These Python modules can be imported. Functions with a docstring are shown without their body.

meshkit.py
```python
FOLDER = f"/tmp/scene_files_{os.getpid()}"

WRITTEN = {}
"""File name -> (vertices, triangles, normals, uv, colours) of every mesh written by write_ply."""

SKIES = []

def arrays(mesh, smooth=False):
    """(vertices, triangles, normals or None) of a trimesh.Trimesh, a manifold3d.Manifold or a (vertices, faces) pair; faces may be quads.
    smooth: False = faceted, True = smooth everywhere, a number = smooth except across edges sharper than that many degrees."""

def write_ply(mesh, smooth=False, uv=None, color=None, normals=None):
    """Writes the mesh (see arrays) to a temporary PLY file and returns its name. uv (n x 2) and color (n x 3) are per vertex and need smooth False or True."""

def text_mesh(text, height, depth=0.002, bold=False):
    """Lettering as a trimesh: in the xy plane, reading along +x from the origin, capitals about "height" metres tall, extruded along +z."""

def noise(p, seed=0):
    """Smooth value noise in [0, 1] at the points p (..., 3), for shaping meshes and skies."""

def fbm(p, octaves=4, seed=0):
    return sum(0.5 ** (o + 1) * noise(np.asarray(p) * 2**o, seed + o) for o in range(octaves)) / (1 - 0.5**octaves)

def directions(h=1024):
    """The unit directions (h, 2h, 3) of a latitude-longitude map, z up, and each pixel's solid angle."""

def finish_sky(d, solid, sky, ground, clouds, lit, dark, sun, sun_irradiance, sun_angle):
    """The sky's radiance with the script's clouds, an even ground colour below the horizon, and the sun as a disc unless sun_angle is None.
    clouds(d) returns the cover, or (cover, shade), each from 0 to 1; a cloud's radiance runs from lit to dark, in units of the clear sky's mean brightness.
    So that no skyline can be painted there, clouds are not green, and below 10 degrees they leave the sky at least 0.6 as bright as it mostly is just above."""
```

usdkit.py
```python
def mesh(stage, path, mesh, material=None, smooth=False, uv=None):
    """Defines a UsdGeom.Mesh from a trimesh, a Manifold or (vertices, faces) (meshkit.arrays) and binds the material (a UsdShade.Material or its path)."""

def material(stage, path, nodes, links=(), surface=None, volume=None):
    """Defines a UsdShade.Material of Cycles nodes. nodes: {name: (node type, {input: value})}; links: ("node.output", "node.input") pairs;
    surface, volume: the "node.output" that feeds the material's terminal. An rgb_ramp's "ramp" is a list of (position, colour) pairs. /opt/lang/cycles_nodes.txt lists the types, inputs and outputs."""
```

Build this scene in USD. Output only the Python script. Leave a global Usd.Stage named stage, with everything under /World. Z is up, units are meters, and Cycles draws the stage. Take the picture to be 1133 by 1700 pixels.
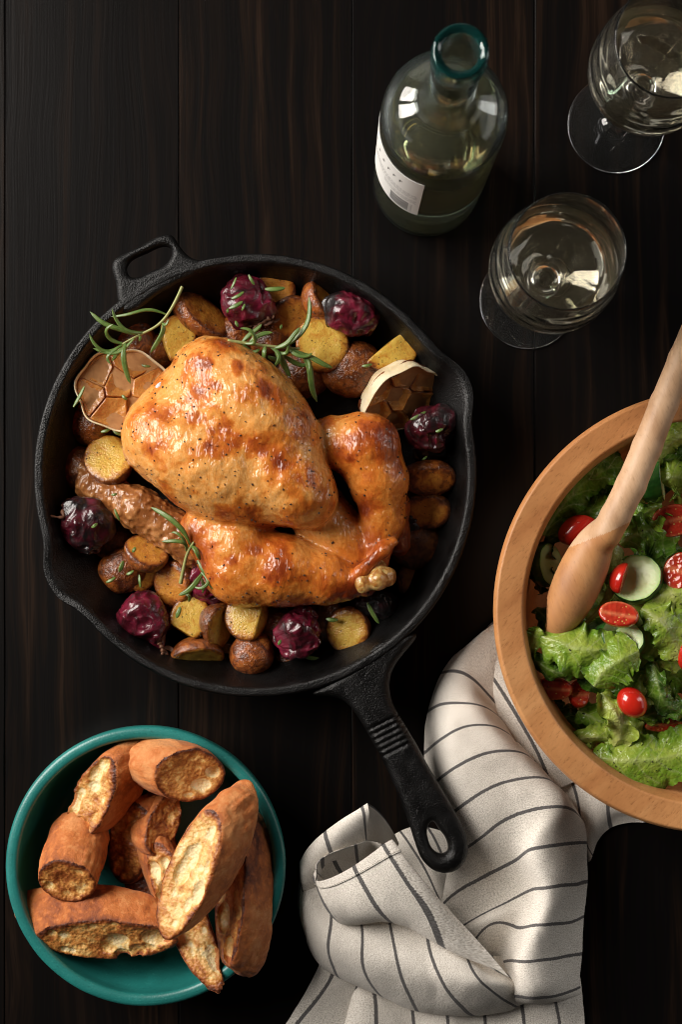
import math, random
import numpy as np, trimesh, usdkit, meshkit
from scipy.interpolate import RectBivariateSpline, interp1d, CubicSpline
from pxr import Usd, UsdGeom, UsdLux, UsdShade, Gf, Sdf, Vt

stage = Usd.Stage.CreateInMemory()
UsdGeom.SetStageUpAxis(stage, 'Z'); UsdGeom.SetStageMetersPerUnit(stage, 1.0)
UsdGeom.Xform.Define(stage, '/World'); UsdGeom.Scope.Define(stage, '/World/Looks')
PI = math.pi
# ---------------------------------------------------------------- camera: straight down, 1.05 m above the table
H, S0, NX, NY = 1.05, 2400.0, 560.0, 890.0
cam = UsdGeom.Camera.Define(stage, '/World/camera')
cam.AddTranslateOp().Set(Gf.Vec3d(0, 0, H))
AP = 50.0 * 1133 / (S0 * H)
cam.CreateFocalLengthAttr(50.0); cam.CreateHorizontalApertureAttr(AP)
cam.CreateHorizontalApertureOffsetAttr(AP * 6.5 / 1133); cam.CreateVerticalApertureOffsetAttr(AP * 40 / 1133)
cam.CreateFStopAttr(10.0); cam.CreateFocusDistanceAttr(0.985)
cam.CreateExposureAttr(0.0)
cam.CreateClippingRangeAttr(Gf.Vec2f(0.05, 100))

def P(px, py, z=0.0):
    """The point at height z that the photograph shows at px, py."""
    k = (H - z) / H / S0
    return np.array([(px - NX) * k, -(py - NY) * k, z])
def K(z): return (H - z) / H / S0

# ---------------------------------------------------------------- lights: a tall window with a mullion, a pale wall opposite
def rect(name, pos, aim, w, h, inten, col):
    l = UsdLux.RectLight.Define(stage, '/World/' + name)
    l.CreateWidthAttr(w); l.CreateHeightAttr(h); l.CreateIntensityAttr(inten); l.CreateColorAttr(Gf.Vec3f(*col))
    l.CreateNormalizeAttr(False)
    f = np.array(aim, float) - np.array(pos, float); f /= np.linalg.norm(f)
    x = np.cross(f, [0, 0, 1.0]); x /= np.linalg.norm(x); y = np.cross(x, f)
    m = Gf.Matrix4d(*x, 0, *y, 0, *(-f), 0, *map(float, pos), 1)
    l.AddTransformOp().Set(m)
    return l
LD = np.array([-0.74, 0.36, 0.57]) * 1.75
side = np.cross([0, 0, 1.0], LD); side /= np.linalg.norm(side)
for i, s in enumerate((-1, 1)):
    rect('window_light' + ('' if i == 0 else '_001'), LD + side * s * 0.29, (0.0, 0.0, 0.02), 0.52, 1.05, 17.5, (1.0, 0.945, 0.88))
rect('wall_light', (1.6, 0.15, 0.42), (0, 0, 0.1), 1.6, 0.6, 0.75, (1.0, 0.97, 0.93))
rect('back_wall_light', (-0.1, 2.0, 0.38), (0.1, 0, 0.1), 2.4, 0.5, 0.5, (1.0, 0.97, 0.93))
rect('side_wall_light', (-2.1, -0.4, 0.40), (0, 0, 0.1), 1.8, 0.55, 0.8, (0.97, 0.98, 1.0))
rect('strip_light', (1.25, 0.45, 0.62), (0.05, 0.2, 0.1), 0.32, 0.95, 3.6, (1.0, 0.98, 0.95))
dome = UsdLux.DomeLight.Define(stage, '/World/room_light')
dome.CreateIntensityAttr(1.0)

# ---------------------------------------------------------------- helpers
used = {}
def numbered(path):
    n = used.get(path, 0); used[path] = n + 1
    return path if n == 0 else '%s_%03d' % (path, n)
def tag(prim, label=None, cat=None, group=None, kind=None):
    for k, v in (('label', label), ('category', cat), ('group', group), ('kind', kind)):
        if v: prim.SetCustomDataByKey(k, v)
    return prim
def thing(name, label=None, cat=None, group=None, kind=None, loc=(0, 0, 0)):
    p = numbered('/World/' + name)
    x = UsdGeom.Xform.Define(stage, p)
    x.AddTranslateOp().Set(Gf.Vec3d(*map(float, loc)))
    tag(x.GetPrim(), label, cat, group, kind)
    x.loc = np.array(loc, float)
    return x
def vnormals(v, f):
    n = np.zeros_like(v)
    a = np.cross(v[f[:, 1]] - v[f[:, 0]], v[f[:, 2]] - v[f[:, 0]])
    for k in range(3): np.add.at(n, f[:, k], a)
    l = np.linalg.norm(n, axis=1, keepdims=True)
    return n / np.maximum(l, 1e-20)
def tri(f):
    f = np.asarray(f, int)
    return f if f.shape[1] == 3 else np.vstack([f[:, [0, 1, 2]], f[:, [0, 2, 3]]])
def put(parent, name, v, f, mat, smooth=True, normals=None, attrs=None, label=None, cat=None, group=None, kind=None):
    """One Mesh prim; parent: a thing (world coordinates are made local to it), a Mesh (sub-part) or None for top level."""
    v, f = np.asarray(v, float), tri(f)
    if attrs is None and normals is None and not isinstance(smooth, bool):
        v, f, normals = meshkit.arrays((v, f), smooth)
    elif normals is None and smooth: normals = vnormals(v, f)
    base = '/World' if parent is None else str(parent.GetPath())
    loc = getattr(parent, 'loc', np.zeros(3)) if parent is not None else np.zeros(3)
    m = UsdGeom.Mesh.Define(stage, numbered(base + '/' + name)); m.loc = loc
    m.CreatePointsAttr(Vt.Vec3fArray.FromNumpy((v - loc).astype(np.float32)))
    m.CreateFaceVertexCountsAttr(Vt.IntArray.FromNumpy(np.full(len(f), 3, np.int32)))
    m.CreateFaceVertexIndicesAttr(Vt.IntArray.FromNumpy(f.astype(np.int32).ravel()))
    m.CreateSubdivisionSchemeAttr('none')
    if normals is not None:
        m.CreateNormalsAttr(Vt.Vec3fArray.FromNumpy(np.asarray(normals, np.float32))); m.SetNormalsInterpolation('vertex')
    for k, a in (attrs or {}).items():
        UsdGeom.PrimvarsAPI(m).CreatePrimvar(k, Sdf.ValueTypeNames.FloatArray, 'vertex').Set(Vt.FloatArray.FromNumpy(np.asarray(a, np.float32)))
    if mat is not None: UsdShade.MaterialBindingAPI.Apply(m.GetPrim()).Bind(mat)
    tag(m.GetPrim(), label, cat, group, kind)
    return m
def join(ms):
    v, f, n = [], [], 0
    for a, b in ms:
        a, b = np.asarray(a, float), tri(b); v.append(a); f.append(b + n); n += len(a)
    return np.vstack(v), np.vstack(f)
def submesh(v, f, mask, *arrs):
    f = f[mask]; u, inv = np.unique(f, return_inverse=True)
    return (v[u], inv.reshape(f.shape)) + tuple(a[u] for a in arrs)

def snets(fn, lo, hi, h):
    """Surface nets of fn(points) < 0 on a grid of step h: vertices and outward quads as triangles."""
    lo, hi = np.asarray(lo, float), np.asarray(hi, float)
    n = np.ceil((hi - lo) / h).astype(int) + 1
    ax = [(lo[k] + h * np.arange(n[k])).astype(np.float32) for k in range(3)]
    F = np.empty(n, np.float32)
    step = max(1, 400000 // int(n[1] * n[2]))
    for i in range(0, n[0], step):
        g = np.stack(np.meshgrid(ax[0][i:i + step], ax[1], ax[2], indexing='ij'), -1)
        F[i:i + step] = fn(g.reshape(-1, 3)).reshape(g.shape[:3])
    ins = F < 0
    c = [ins[a:n[0] - 1 + a, b:n[1] - 1 + b, d:n[2] - 1 + d] for a in (0, 1) for b in (0, 1) for d in (0, 1)]
    cnt = sum(x.astype(np.int8) for x in c)
    act = (cnt > 0) & (cnt < 8)
    idx = np.argwhere(act)
    num = np.full(act.shape, -1, int); num[act] = np.arange(len(idx))
    acc, w = np.zeros((len(idx), 3)), np.zeros(len(idx))
    corners = [(a, b, d) for a in (0, 1) for b in (0, 1) for d in (0, 1)]
    for a in range(8):
        for k in range(3):
            if corners[a][k] == 0:
                ca = np.array(corners[a]); cb = ca.copy(); cb[k] = 1
                fa = F[tuple((idx + ca).T)]; fb = F[tuple((idx + cb).T)]
                m = (fa < 0) != (fb < 0)
                t = np.where(m, fa / np.where(m, fa - fb, 1), 0)
                p = np.repeat(ca[None].astype(float), len(idx), 0); p[:, k] = t
                acc[m] += p[m]; w[m] += 1
    v = lo + h * (idx + acc / w[:, None])
    quads = []
    for k in range(3):
        i1, i2 = (k + 1) % 3, (k + 2) % 3
        sl0 = [slice(1, n[q] - 1) for q in range(3)]; sl0[k] = slice(0, n[k] - 1)
        sl1 = list(sl0); sl1[k] = slice(1, n[k])
        a, b = ins[tuple(sl0)], ins[tuple(sl1)]
        e = np.argwhere(a != b)
        pos = a[tuple(e.T)]
        off = np.ones(3, int); off[k] = 0
        e = e + off
        def cell(d1, d2):
            q = e.copy(); q[:, i1] -= d1; q[:, i2] -= d2
            return num[tuple(q.T)]
        q = np.stack([cell(1, 1), cell(0, 1), cell(0, 0), cell(1, 0)], 1)
        q[~pos] = q[~pos][:, ::-1]
        quads.append(q)
    return v, tri(np.vstack(quads))

def smin(a, b, k):
    h = np.clip(0.5 + 0.5 * (b - a) / k, 0, 1)
    return b * (1 - h) + a * h - k * h * (1 - h)
def smax(a, b, k): return -smin(-a, -b, k)
def ell(p, c, r, R=None):
    q = p - np.asarray(c, np.float32)
    if R is not None: q = q @ np.asarray(R, np.float32).T
    r = np.asarray(r, np.float32)
    k0 = np.sqrt(((q / r) ** 2).sum(-1)); k1 = np.sqrt(((q / r ** 2) ** 2).sum(-1))
    return k0 * (k0 - 1) / np.maximum(k1, 1e-9)
def cone(p, a, b, ra, rb):
    a, b = np.asarray(a, np.float32), np.asarray(b, np.float32)
    d = b - a
    t = np.clip(((p - a) @ d) / (d @ d), 0, 1)
    return np.sqrt((((p - a) - t[:, None] * d) ** 2).sum(-1)) - (ra + (rb - ra) * t)
def poly_sdf(p, poly):
    a = np.asarray(poly, float); b = np.roll(a, -1, 0)
    d = np.full(len(p), 1e9); s = np.ones(len(p))
    for (ax, ay), (bx, by) in zip(a, b):
        ex, ey = bx - ax, by - ay; wx, wy = p[:, 0] - ax, p[:, 1] - ay
        t = np.clip((wx * ex + wy * ey) / (ex * ex + ey * ey + 1e-20), 0, 1)
        d = np.minimum(d, (wx - ex * t) ** 2 + (wy - ey * t) ** 2)
        c1, c2, c3 = p[:, 1] >= ay, p[:, 1] < by, ex * wy > ey * wx
        s = np.where((c1 & c2 & c3) | (~c1 & ~c2 & ~c3), -s, s)
    return s * np.sqrt(d)
def curve(pts, n, closed=False):
    pts = np.asarray(pts, float)
    if closed: pts = np.vstack([pts, pts[:1]])
    t = np.r_[0, np.cumsum(np.linalg.norm(np.diff(pts, axis=0), axis=1) + 1e-12)]
    c = CubicSpline(t, pts, bc_type='periodic' if closed else 'natural')
    u = np.linspace(0, t[-1], n + (1 if closed else 0))
    return c(u)[:n]
def lathe(prof, n=96, c=(0, 0, 0), rmod=None):
    """Revolves a closed or open profile of (r, z) about c; the profile's outside is on the right hand when walked upwards."""
    prof = np.asarray(prof, float); a = np.arange(n) * 2 * PI / n
    r, z = prof[:, 0][:, None] * np.ones(n), prof[:, 1][:, None] * np.ones(n)
    if rmod is not None: r, z = rmod(r, z, a[None, :] + 0 * r)
    v = np.stack([r * np.cos(a), r * np.sin(a), z], -1).reshape(-1, 3) + np.asarray(c, float)
    i, j = np.meshgrid(np.arange(len(prof) - 1), np.arange(n), indexing='ij')
    q = np.stack([i * n + j, i * n + (j + 1) % n, (i + 1) * n + (j + 1) % n, (i + 1) * n + j], -1).reshape(-1, 4)
    v, f = v, tri(q)
    keep = np.linalg.norm(np.cross(v[f[:, 1]] - v[f[:, 0]], v[f[:, 2]] - v[f[:, 0]]), axis=1) > 1e-14
    return v, f[keep]
def rounded(prof, r, n=4):
    """Rounds the corners of an open profile by radius r (scalar or per point)."""
    prof = [np.array(p, float) for p in prof]; out = [prof[0]]
    for i in range(1, len(prof) - 1):
        rr = r if np.ndim(r) == 0 else r[i]
        a, b, c = prof[i - 1], prof[i], prof[i + 1]
        u, w = a - b, c - b; lu, lw = np.linalg.norm(u), np.linalg.norm(w)
        d = min(rr, lu * .48, lw * .48)
        p0, p1 = b + u / lu * d, b + w / lw * d
        for t in np.linspace(0, 1, n + 1): out.append((1 - t) ** 2 * p0 + 2 * t * (1 - t) * b + t * t * p1)
    out.append(prof[-1]); return np.array(out)
def tube(pts, rad, sides=8, cap=True):
    p = np.asarray(pts, float); rad = np.broadcast_to(np.asarray(rad, float), (len(p),))
    t = np.gradient(p, axis=0); t /= np.linalg.norm(t, axis=1, keepdims=True) + 1e-15
    ref = np.array([0, 0, 1.0]) if abs(t[:, 2]).max() < .95 else np.array([1.0, .2, 0])
    a = np.cross(t, ref); a /= np.linalg.norm(a, axis=1, keepdims=True) + 1e-12
    b = np.cross(t, a); g = np.arange(sides) * 2 * PI / sides
    v = (p[:, None] + rad[:, None, None] * (np.cos(g)[None, :, None] * a[:, None] - np.sin(g)[None, :, None] * b[:, None])).reshape(-1, 3)
    i, j = np.meshgrid(np.arange(len(p) - 1), np.arange(sides), indexing='ij')
    q = np.stack([i * sides + j, i * sides + (j + 1) % sides, (i + 1) * sides + (j + 1) % sides, (i + 1) * sides + j], -1).reshape(-1, 4)
    f = [tri(q)[:, ::-1]]
    if cap:
        m = len(v); v = np.vstack([v, p[:1], p[-1:]])
        k = np.arange(sides)
        f.append(np.stack([np.full(sides, m), k, (k + 1) % sides], 1)[:, ::-1][:, ::-1])
        o = (len(p) - 1) * sides
        f.append(np.stack([np.full(sides, m + 1), o + (k + 1) % sides, o + k], 1))
    f = np.vstack(f)
    # outward orientation by signed volume
    vol = np.einsum('ij,ij->i', v[f[:, 0]] - p.mean(0), np.cross(v[f[:, 1]] - p.mean(0), v[f[:, 2]] - p.mean(0))).sum()
    return v, (f if vol > 0 else f[:, ::-1])
def frame(n, x=(1, 0, 0)):
    """Rows: local x, y, z axes in the world, z along n, x near the given direction."""
    n = np.array(n, float); n /= np.linalg.norm(n)
    x = np.array(x, float); x = x - n * (x @ n); x /= np.linalg.norm(x)
    return np.stack([x, np.cross(n, x), n])

# ---------------------------------------------------------------- materials
def mat(name, nodes, links=(), surface='p.BSDF', volume=None):
    return usdkit.material(stage, '/World/Looks/' + name, nodes, links, surface=surface, volume=volume)
def noisy(name, stops, scale=40, detail=4, rough=.5, stretch=(1, 1, 1), bump=None, dist=.6, rep=None, ncoat=None, **pb):
    """Principled with a colour ramp over noise and a noise bump; world positions. bump: (scale, distance, stretch)."""
    nodes = {'g': ('geometry', {}), 'm': ('mapping', {'scale': stretch}), 'n': ('noise_texture', {'scale': scale, 'detail': detail, 'roughness': .55, 'distortion': dist}),
             'r': ('rgb_ramp', {'ramp': stops}), 'p': ('principled_bsdf', {'roughness': rough, **pb})}
    links = [('g.position', 'm.vector'), ('m.vector', 'n.vector'), ('n.fac', 'r.fac'), ('r.color', 'p.base_color')]
    if bump:
        bs, bd, bst = bump
        nodes['m2'] = ('mapping', {'scale': bst}); nodes['n2'] = ('noise_texture', {'scale': bs, 'detail': 4})
        nodes['b'] = ('bump', {'distance': bd, 'strength': 1.0})
        links += [('g.position', 'm2.vector'), ('m2.vector', 'n2.vector'), ('n2.fac', 'b.height'), ('b.normal', 'p.normal')]
    return mat(name, nodes, links)
dm = mat('room', {'c': ('background_shader', {'color': (1.0, 0.93, 0.86), 'strength': 0.013})}, surface='c.background')
UsdShade.MaterialBindingAPI.Apply(dome.GetPrim()).Bind(dm)
# ================================================================ the table: stained planks
M_plank = mat('stained_wood', {
    'g': ('geometry', {}), 'oi': ('object_info', {}), 'mul': ('math', {'math_type': 'multiply', 'value2': 37.0}),
    'cx': ('combine_xyz', {'x': 0.0}), 'ad': ('vector_math', {'math_type': 'add'}),
    'm1': ('mapping', {'scale': (1.0, 0.035, 1.0)}), 'n1': ('noise_texture', {'scale': 75, 'detail': 5, 'roughness': .62, 'distortion': .6}), 'mw': ('mapping', {'scale': (1.0, .4, 1.0)}), 'nw': ('noise_texture', {'scale': 11, 'detail': 2}), 'wv': ('vector_math', {'math_type': 'multiply_add', 'vector2': (.028, .0, .0)}),
    'm2': ('mapping', {'scale': (1.0, 0.16, 1.0)}), 'n2': ('noise_texture', {'scale': 14, 'detail': 3, 'distortion': .6}),
    'm3': ('mapping', {'scale': (1.0, 0.02, 1.0)}), 'n3': ('noise_texture', {'scale': 420, 'detail': 3, 'roughness': .7}),
    'r1': ('rgb_ramp', {'ramp': [(0, (.0022, .0018, .0018)), (.46, (.0034, .0028, .0026)), (.56, (.009, .0052, .0034)), (.62, (.018, .0100, .0062)), (.66, (.008, .0048, .0034)), (1, (.0040, .0032, .0030))]}),
    'r2': ('rgb_ramp', {'ramp': [(0, (0, 0, 0)), (.40, (.12, .12, .12)), (.62, (1, 1, 1)), (1, (1, 1, 1))]}),
    'mx': ('mix', {'mix_type': 'mix', 'color1': (.0036, .0030, .0029)}),
    'r3': ('rgb_ramp', {'ramp': [(0, (.7, .7, .7)), (.5, (1, 1, 1)), (1, (1.3, 1.25, 1.2))]}),
    'mm': ('mix', {'mix_type': 'multiply', 'fac': 1.0}),
    'b': ('bump', {'distance': .0003, 'strength': .3}),
    'rr': ('rgb_ramp', {'ramp': [(0, (.26, .26, .26)), (1, (.40, .40, .40))]}),
    'p': ('principled_bsdf', {'roughness': .5, 'specular_ior_level': .14})},
    [('oi.random', 'mul.value1'), ('mul.value', 'cx.x'), ('mul.value', 'cx.y'), ('g.position', 'ad.vector1'), ('cx.vector', 'ad.vector2'),
     ('ad.vector', 'mw.vector'), ('mw.vector', 'nw.vector'), ('nw.color', 'wv.vector1'), ('ad.vector', 'wv.vector3'), ('wv.vector', 'm1.vector'), ('m1.vector', 'n1.vector'), ('ad.vector', 'm2.vector'), ('m2.vector', 'n2.vector'), ('wv.vector', 'm3.vector'), ('m3.vector', 'n3.vector'),
     ('n1.fac', 'r1.fac'), ('n2.fac', 'r2.fac'), ('r2.color', 'mx.fac'), ('r1.color', 'mx.color2'), ('n3.fac', 'r3.fac'), ('mx.color', 'mm.color1'), ('r3.color', 'mm.color2'),
     ('mm.color', 'p.base_color'), ('n3.fac', 'b.height'), ('b.normal', 'p.normal'), ('n2.fac', 'rr.fac'), ('rr.color', 'p.roughness')])
table = thing('table_top', kind='structure')
tag(table.GetPrim(), 'dark stained plank table top')
seams = [-300, 8, 297, 585, 888, 1185, 1480]
for i in range(len(seams) - 1):
    x0, x1 = P(seams[i], 0)[0] + .0002, P(seams[i + 1], 0)[0] - .0002
    y0, y1, c = -.62, .62, .0007
    ys = np.linspace(y0, y1, 60)
    rng = np.random.default_rng(i)
    wob = lambda s: .00035 * (meshkit.noise(np.stack([ys * 25, ys * 0 + s, ys * 0], 1)) - .5)
    L, R = x0 + wob(i * 3.1), x1 + wob(i * 3.1 + 9)
    cols = [(L, -.024), (L, -c), (L + c, 0), (R - c, 0), (R, -c), (R, -.024)]
    v = np.stack([np.stack([x, ys, 0 * ys + z], 1) for x, z in cols], 0).reshape(-1, 3); n = len(ys)
    a, b = np.meshgrid(np.arange(5), np.arange(n - 1), indexing='ij')
    q = np.stack([a * n + b, (a + 1) * n + b, (a + 1) * n + b + 1, a * n + b + 1], -1).reshape(-1, 4)
    put(table, 'plank', v, q, M_plank, smooth=25)

# ================================================================ the skillet
M_iron = mat('cast_iron', {
    'g': ('geometry', {}), 'n': ('noise_texture', {'scale': 1000, 'detail': 2, 'roughness': .6}), 'n2': ('noise_texture', {'scale': 60, 'detail': 3}),
    'r': ('rgb_ramp', {'ramp': [(0, (.0020, .0019, .0019)), (1, (.0050, .0046, .0045))]}),
    'b': ('bump', {'distance': .0007, 'strength': .8}), 'rr': ('rgb_ramp', {'ramp': [(.3, (.22, .22, .22)), (.7, (.46, .46, .46))]}),
    'p': ('principled_bsdf', {'specular_ior_level': .30})},
    [('g.position', 'n.vector'), ('g.position', 'n2.vector'), ('n.fac', 'b.height'), ('b.normal', 'p.normal'), ('n2.fac', 'r.fac'), ('r.color', 'p.base_color'), ('n2.fac', 'rr.fac'), ('rr.color', 'p.roughness')])
RIM = .052
SC = P(424, 789, RIM)[:2]; SR = 369 * K(RIM)
hdir = P(741, 1420, RIM)[:2] - SC; hdir /= np.linalg.norm(hdir); hperp = np.array([-hdir[1], hdir[0]])
skillet = thing('skillet', 'black cast iron skillet with pour spouts holding the roast chicken', 'skillet', loc=(SC[0], SC[1], 0))
sp_ang = [math.atan2(*(P(72, 975, RIM)[:2] - SC)[::-1]), math.atan2(*(P(778, 632, RIM)[:2] - SC)[::-1])]
def spout(r, z, a):
    for s in sp_ang:
        d = (a - s + PI) % (2 * PI) - PI
        g = np.exp(-(np.abs(d) / .135) ** 2.6)
        u = np.clip((z - .022) / (RIM - .022), 0, 1) ** 1.6
        wall = (r > .105)
        r = r + np.where(wall, g * u * .0095, 0)
        z = z - np.where(wall, g * np.clip((z - .03) / .022, 0, 1) * .003, 0)
    return r, z
prof = [(0, .001), (SR * .78, .001), (SR * .81, .0025), (SR - .0115, RIM - .020), (SR - .0035, RIM - .012), (SR - .0004, RIM - .0078), (SR, RIM - .003), (SR - .0008, RIM), (SR - .0058, RIM), (SR - .0074, RIM - .003), (SR - .0135, RIM - .022), (SR * .80, .0085), (SR * .72, .006), (0, .006)]
v, f = lathe(rounded(prof, [0, 0, .003, .01, .004, .003, .0018, .0017, .0017, .003, .012, .012, .01, 0], 5), 260, (*SC, 0), spout)
v += (meshkit.fbm(v * 330, 2)[:, None] - .5) * np.array([.0007, .0007, .0007])
put(skillet, 'pan', v, f, M_iron)
def iron_bar(name, outline, holes, zmid, hh, rad, lo, hi, res, tilt=0., ridges=None):
    """A cast bar from an outline in (along the handle axis from the pan's centre, across) metres, rounded edges."""
    def fn(p):
        q = p[:, :2] - SC; u = np.stack([q @ hdir, q @ hperp], 1)
        d = poly_sdf(u, outline)
        for h_ in holes: d = smax(d, -poly_sdf(u, h_), .002)
        zz = p[:, 2] - zmid - tilt * (u[:, 0] - SR)
        h2 = hh(u[:, 0], u[:, 1]) if callable(hh) else hh
        w = np.stack([d + rad, np.abs(zz) - h2 + rad], 1)
        return np.minimum(w.max(1), 0) + np.linalg.norm(np.maximum(w, 0), axis=1) - rad
    v, f = snets(fn, lo, hi, res)
    v = v + vnormals(v, f) * ((meshkit.fbm(v * 220, 2) - .5) * .0005)[:, None]
    return put(skillet, name, v, f, M_iron)
def UV(px, py, z):
    q = P(px, py, z)[:2] - SC
    return [q @ hdir, q @ hperp]
hz = .0445
hl = [(520, 1152), (560, 1158), (588, 1180), (608, 1212), (632, 1255), (662, 1320), (678, 1362), (690, 1400), (700, 1424), (718, 1442), (742, 1448), (763, 1440), (776, 1418), (776, 1392), (766, 1366), (744, 1326), (715, 1277), (690, 1232), (665, 1190), (650, 1160), (648, 1125), (662, 1095), (692, 1052), (640, 1060), (580, 1110)]
holeo = [(713, 1366), (709, 1378), (712, 1395), (719, 1409), (730, 1416), (742, 1413), (744, 1402), (737, 1385), (725, 1369), (718, 1362)]
ol = curve([UV(x, y, hz) for x, y in hl], 120, True); ho = curve([UV(x, y, hz) for x, y in holeo], 48, True)
def hthick(u, w):
    t = .0068 + 0 * u
    r0, r1 = UV(640, 1190, hz)[0], UV(652, 1250, hz)[0]
    inside = (u > r0) & (u < r1)
    return t - np.where(inside, .0009 * (.5 - .5 * np.cos((u - r0) / (r1 - r0) * 2 * PI * 6)), 0)
pts = np.array([P(x, y, hz) for x, y in hl])
iron_bar('handle', ol, [ho], hz, hthick, .0055, (*(pts.min(0)[:2] - .004), hz - .012), (*(pts.max(0)[:2] + .004), hz + .013), .0009)
hz2 = RIM - .0055
h2 = [(208, 520), (196, 498), (193, 470), (187, 444), (190, 434), (204, 424), (240, 406), (272, 391), (284, 391), (294, 402), (306, 419), (326, 432), (350, 436), (300, 470), (250, 500)]
h2o = [(211, 446), (216, 436), (246, 420), (276, 410), (285, 414), (285, 427), (278, 438), (250, 452), (226, 462), (216, 460)]
pts = np.array([P(x, y, hz2) for x, y in h2])
iron_bar('helper_handle', curve([UV(x, y, hz2) for x, y in h2], 90, True), [curve([UV(x, y, hz2) for x, y in h2o], 48, True)], hz2, .0052, .004, (*(pts.min(0)[:2] - .004), hz2 - .009), (*(pts.max(0)[:2] + .004), hz2 + .009), .0009)

# ================================================================ the roast chicken
chL = P(420, 800, 0); 
chicken = thing('roast_chicken', 'golden whole roast chicken with tied legs lying breast up in the skillet', 'roast chicken', loc=(chL[0], chL[1], .006))
def rot_z(px_dx, px_dy): return frame((0, 0, 1), (px_dx, -px_dy, 0))
E = [  # centre px, py, z; semi axes; image direction of the long axis
    ((380, 738, .046), (.065, .051, .040), (1, .72)),
    ((416, 684, .058), (.058, .033, .036), (1, .98)),
    ((352, 764, .056), (.062, .034, .035), (1, .52)),
    ((354, 620, .050), (.025, .022, .028), (1, .3)),
    ((264, 728, .048), (.023, .025, .028), (1, .6)),
    ((480, 800, .060), (.036, .026, .030), (1, .9)),
]
C = [  # tapered limbs
    ((556, 734, .044), (608, 742, .050), .018, .0205), ((608, 742, .052), (630, 800, .050), .0207, .0176), ((630, 800, .050), (636, 862, .046), .0176, .0128), ((636, 862, .046), (624, 930, .046), .0130, .0088),
    ((395, 905, .042), (405, 948, .040), .024, .0225), ((400, 942, .041), (470, 946, .043), .0240, .0228), ((470, 946, .043), (540, 957, .044), .0228, .0172), ((540, 960, .044), (606, 968, .048), .0165, .0085),
    ((350, 880, .040), (395, 930, .038), .020, .022),
]
C2 = [((530, 852, .036), (592, 915, .037), .0205, .0165), ((652, 840, .030), (662, 905, .028), .012, .008), ((560, 925, .034), (596, 940, .040), .012, .008),
      ((578, 985, .0505), (600, 950, .0575), .0042, .0042), ((600, 950, .0575), (636, 912, .0585), .0045, .0040), ((636, 912, .0585), (655, 900, .055), .004, .0028)]
def f_chicken(p):
    d = None
    for c, r, dr in E:
        e = ell(p, P(*c), r, rot_z(*dr)); d = e if d is None else smin(d, e, .009)
    legs = None
    for a, b, ra, rb in C[:4]:
        e = cone(p, P(*a), P(*b), ra, rb); legs = e if legs is None else smin(legs, e, .009)
    l2 = None
    for a, b, ra, rb in C[4:]:
        e = cone(p, P(*a), P(*b), ra, rb); l2 = e if l2 is None else smin(l2, e, .008)
    d = smin(d, smin(legs, l2, .002), .0035)
    for a, b, ra, rb in C2: d = smin(d, cone(p, P(*a), P(*b), ra, rb), .003)
    return smax(d, .0075 - p[:, 2], .004)
v, f = snets(f_chicken, (P(190, 0, .05)[0], P(0, 1025, .05)[1], .006), (P(690, 0, .05)[0], P(0, 545, .05)[1], .106), .0011)
n = vnormals(v, f)
def topx(v):
    k = S0 * H / (H - v[:, 2]); return NX + v[:, 0] * k, NY - v[:, 1] * k
cx, cy = topx(v)
w1 = meshkit.fbm(np.stack([v[:, 0] * 90 + v[:, 1] * 60, v[:, 1] * 90 - v[:, 0] * 60, v[:, 2] * 90], 1), 3, 3)
crease = np.full(len(v), 9.)
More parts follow.
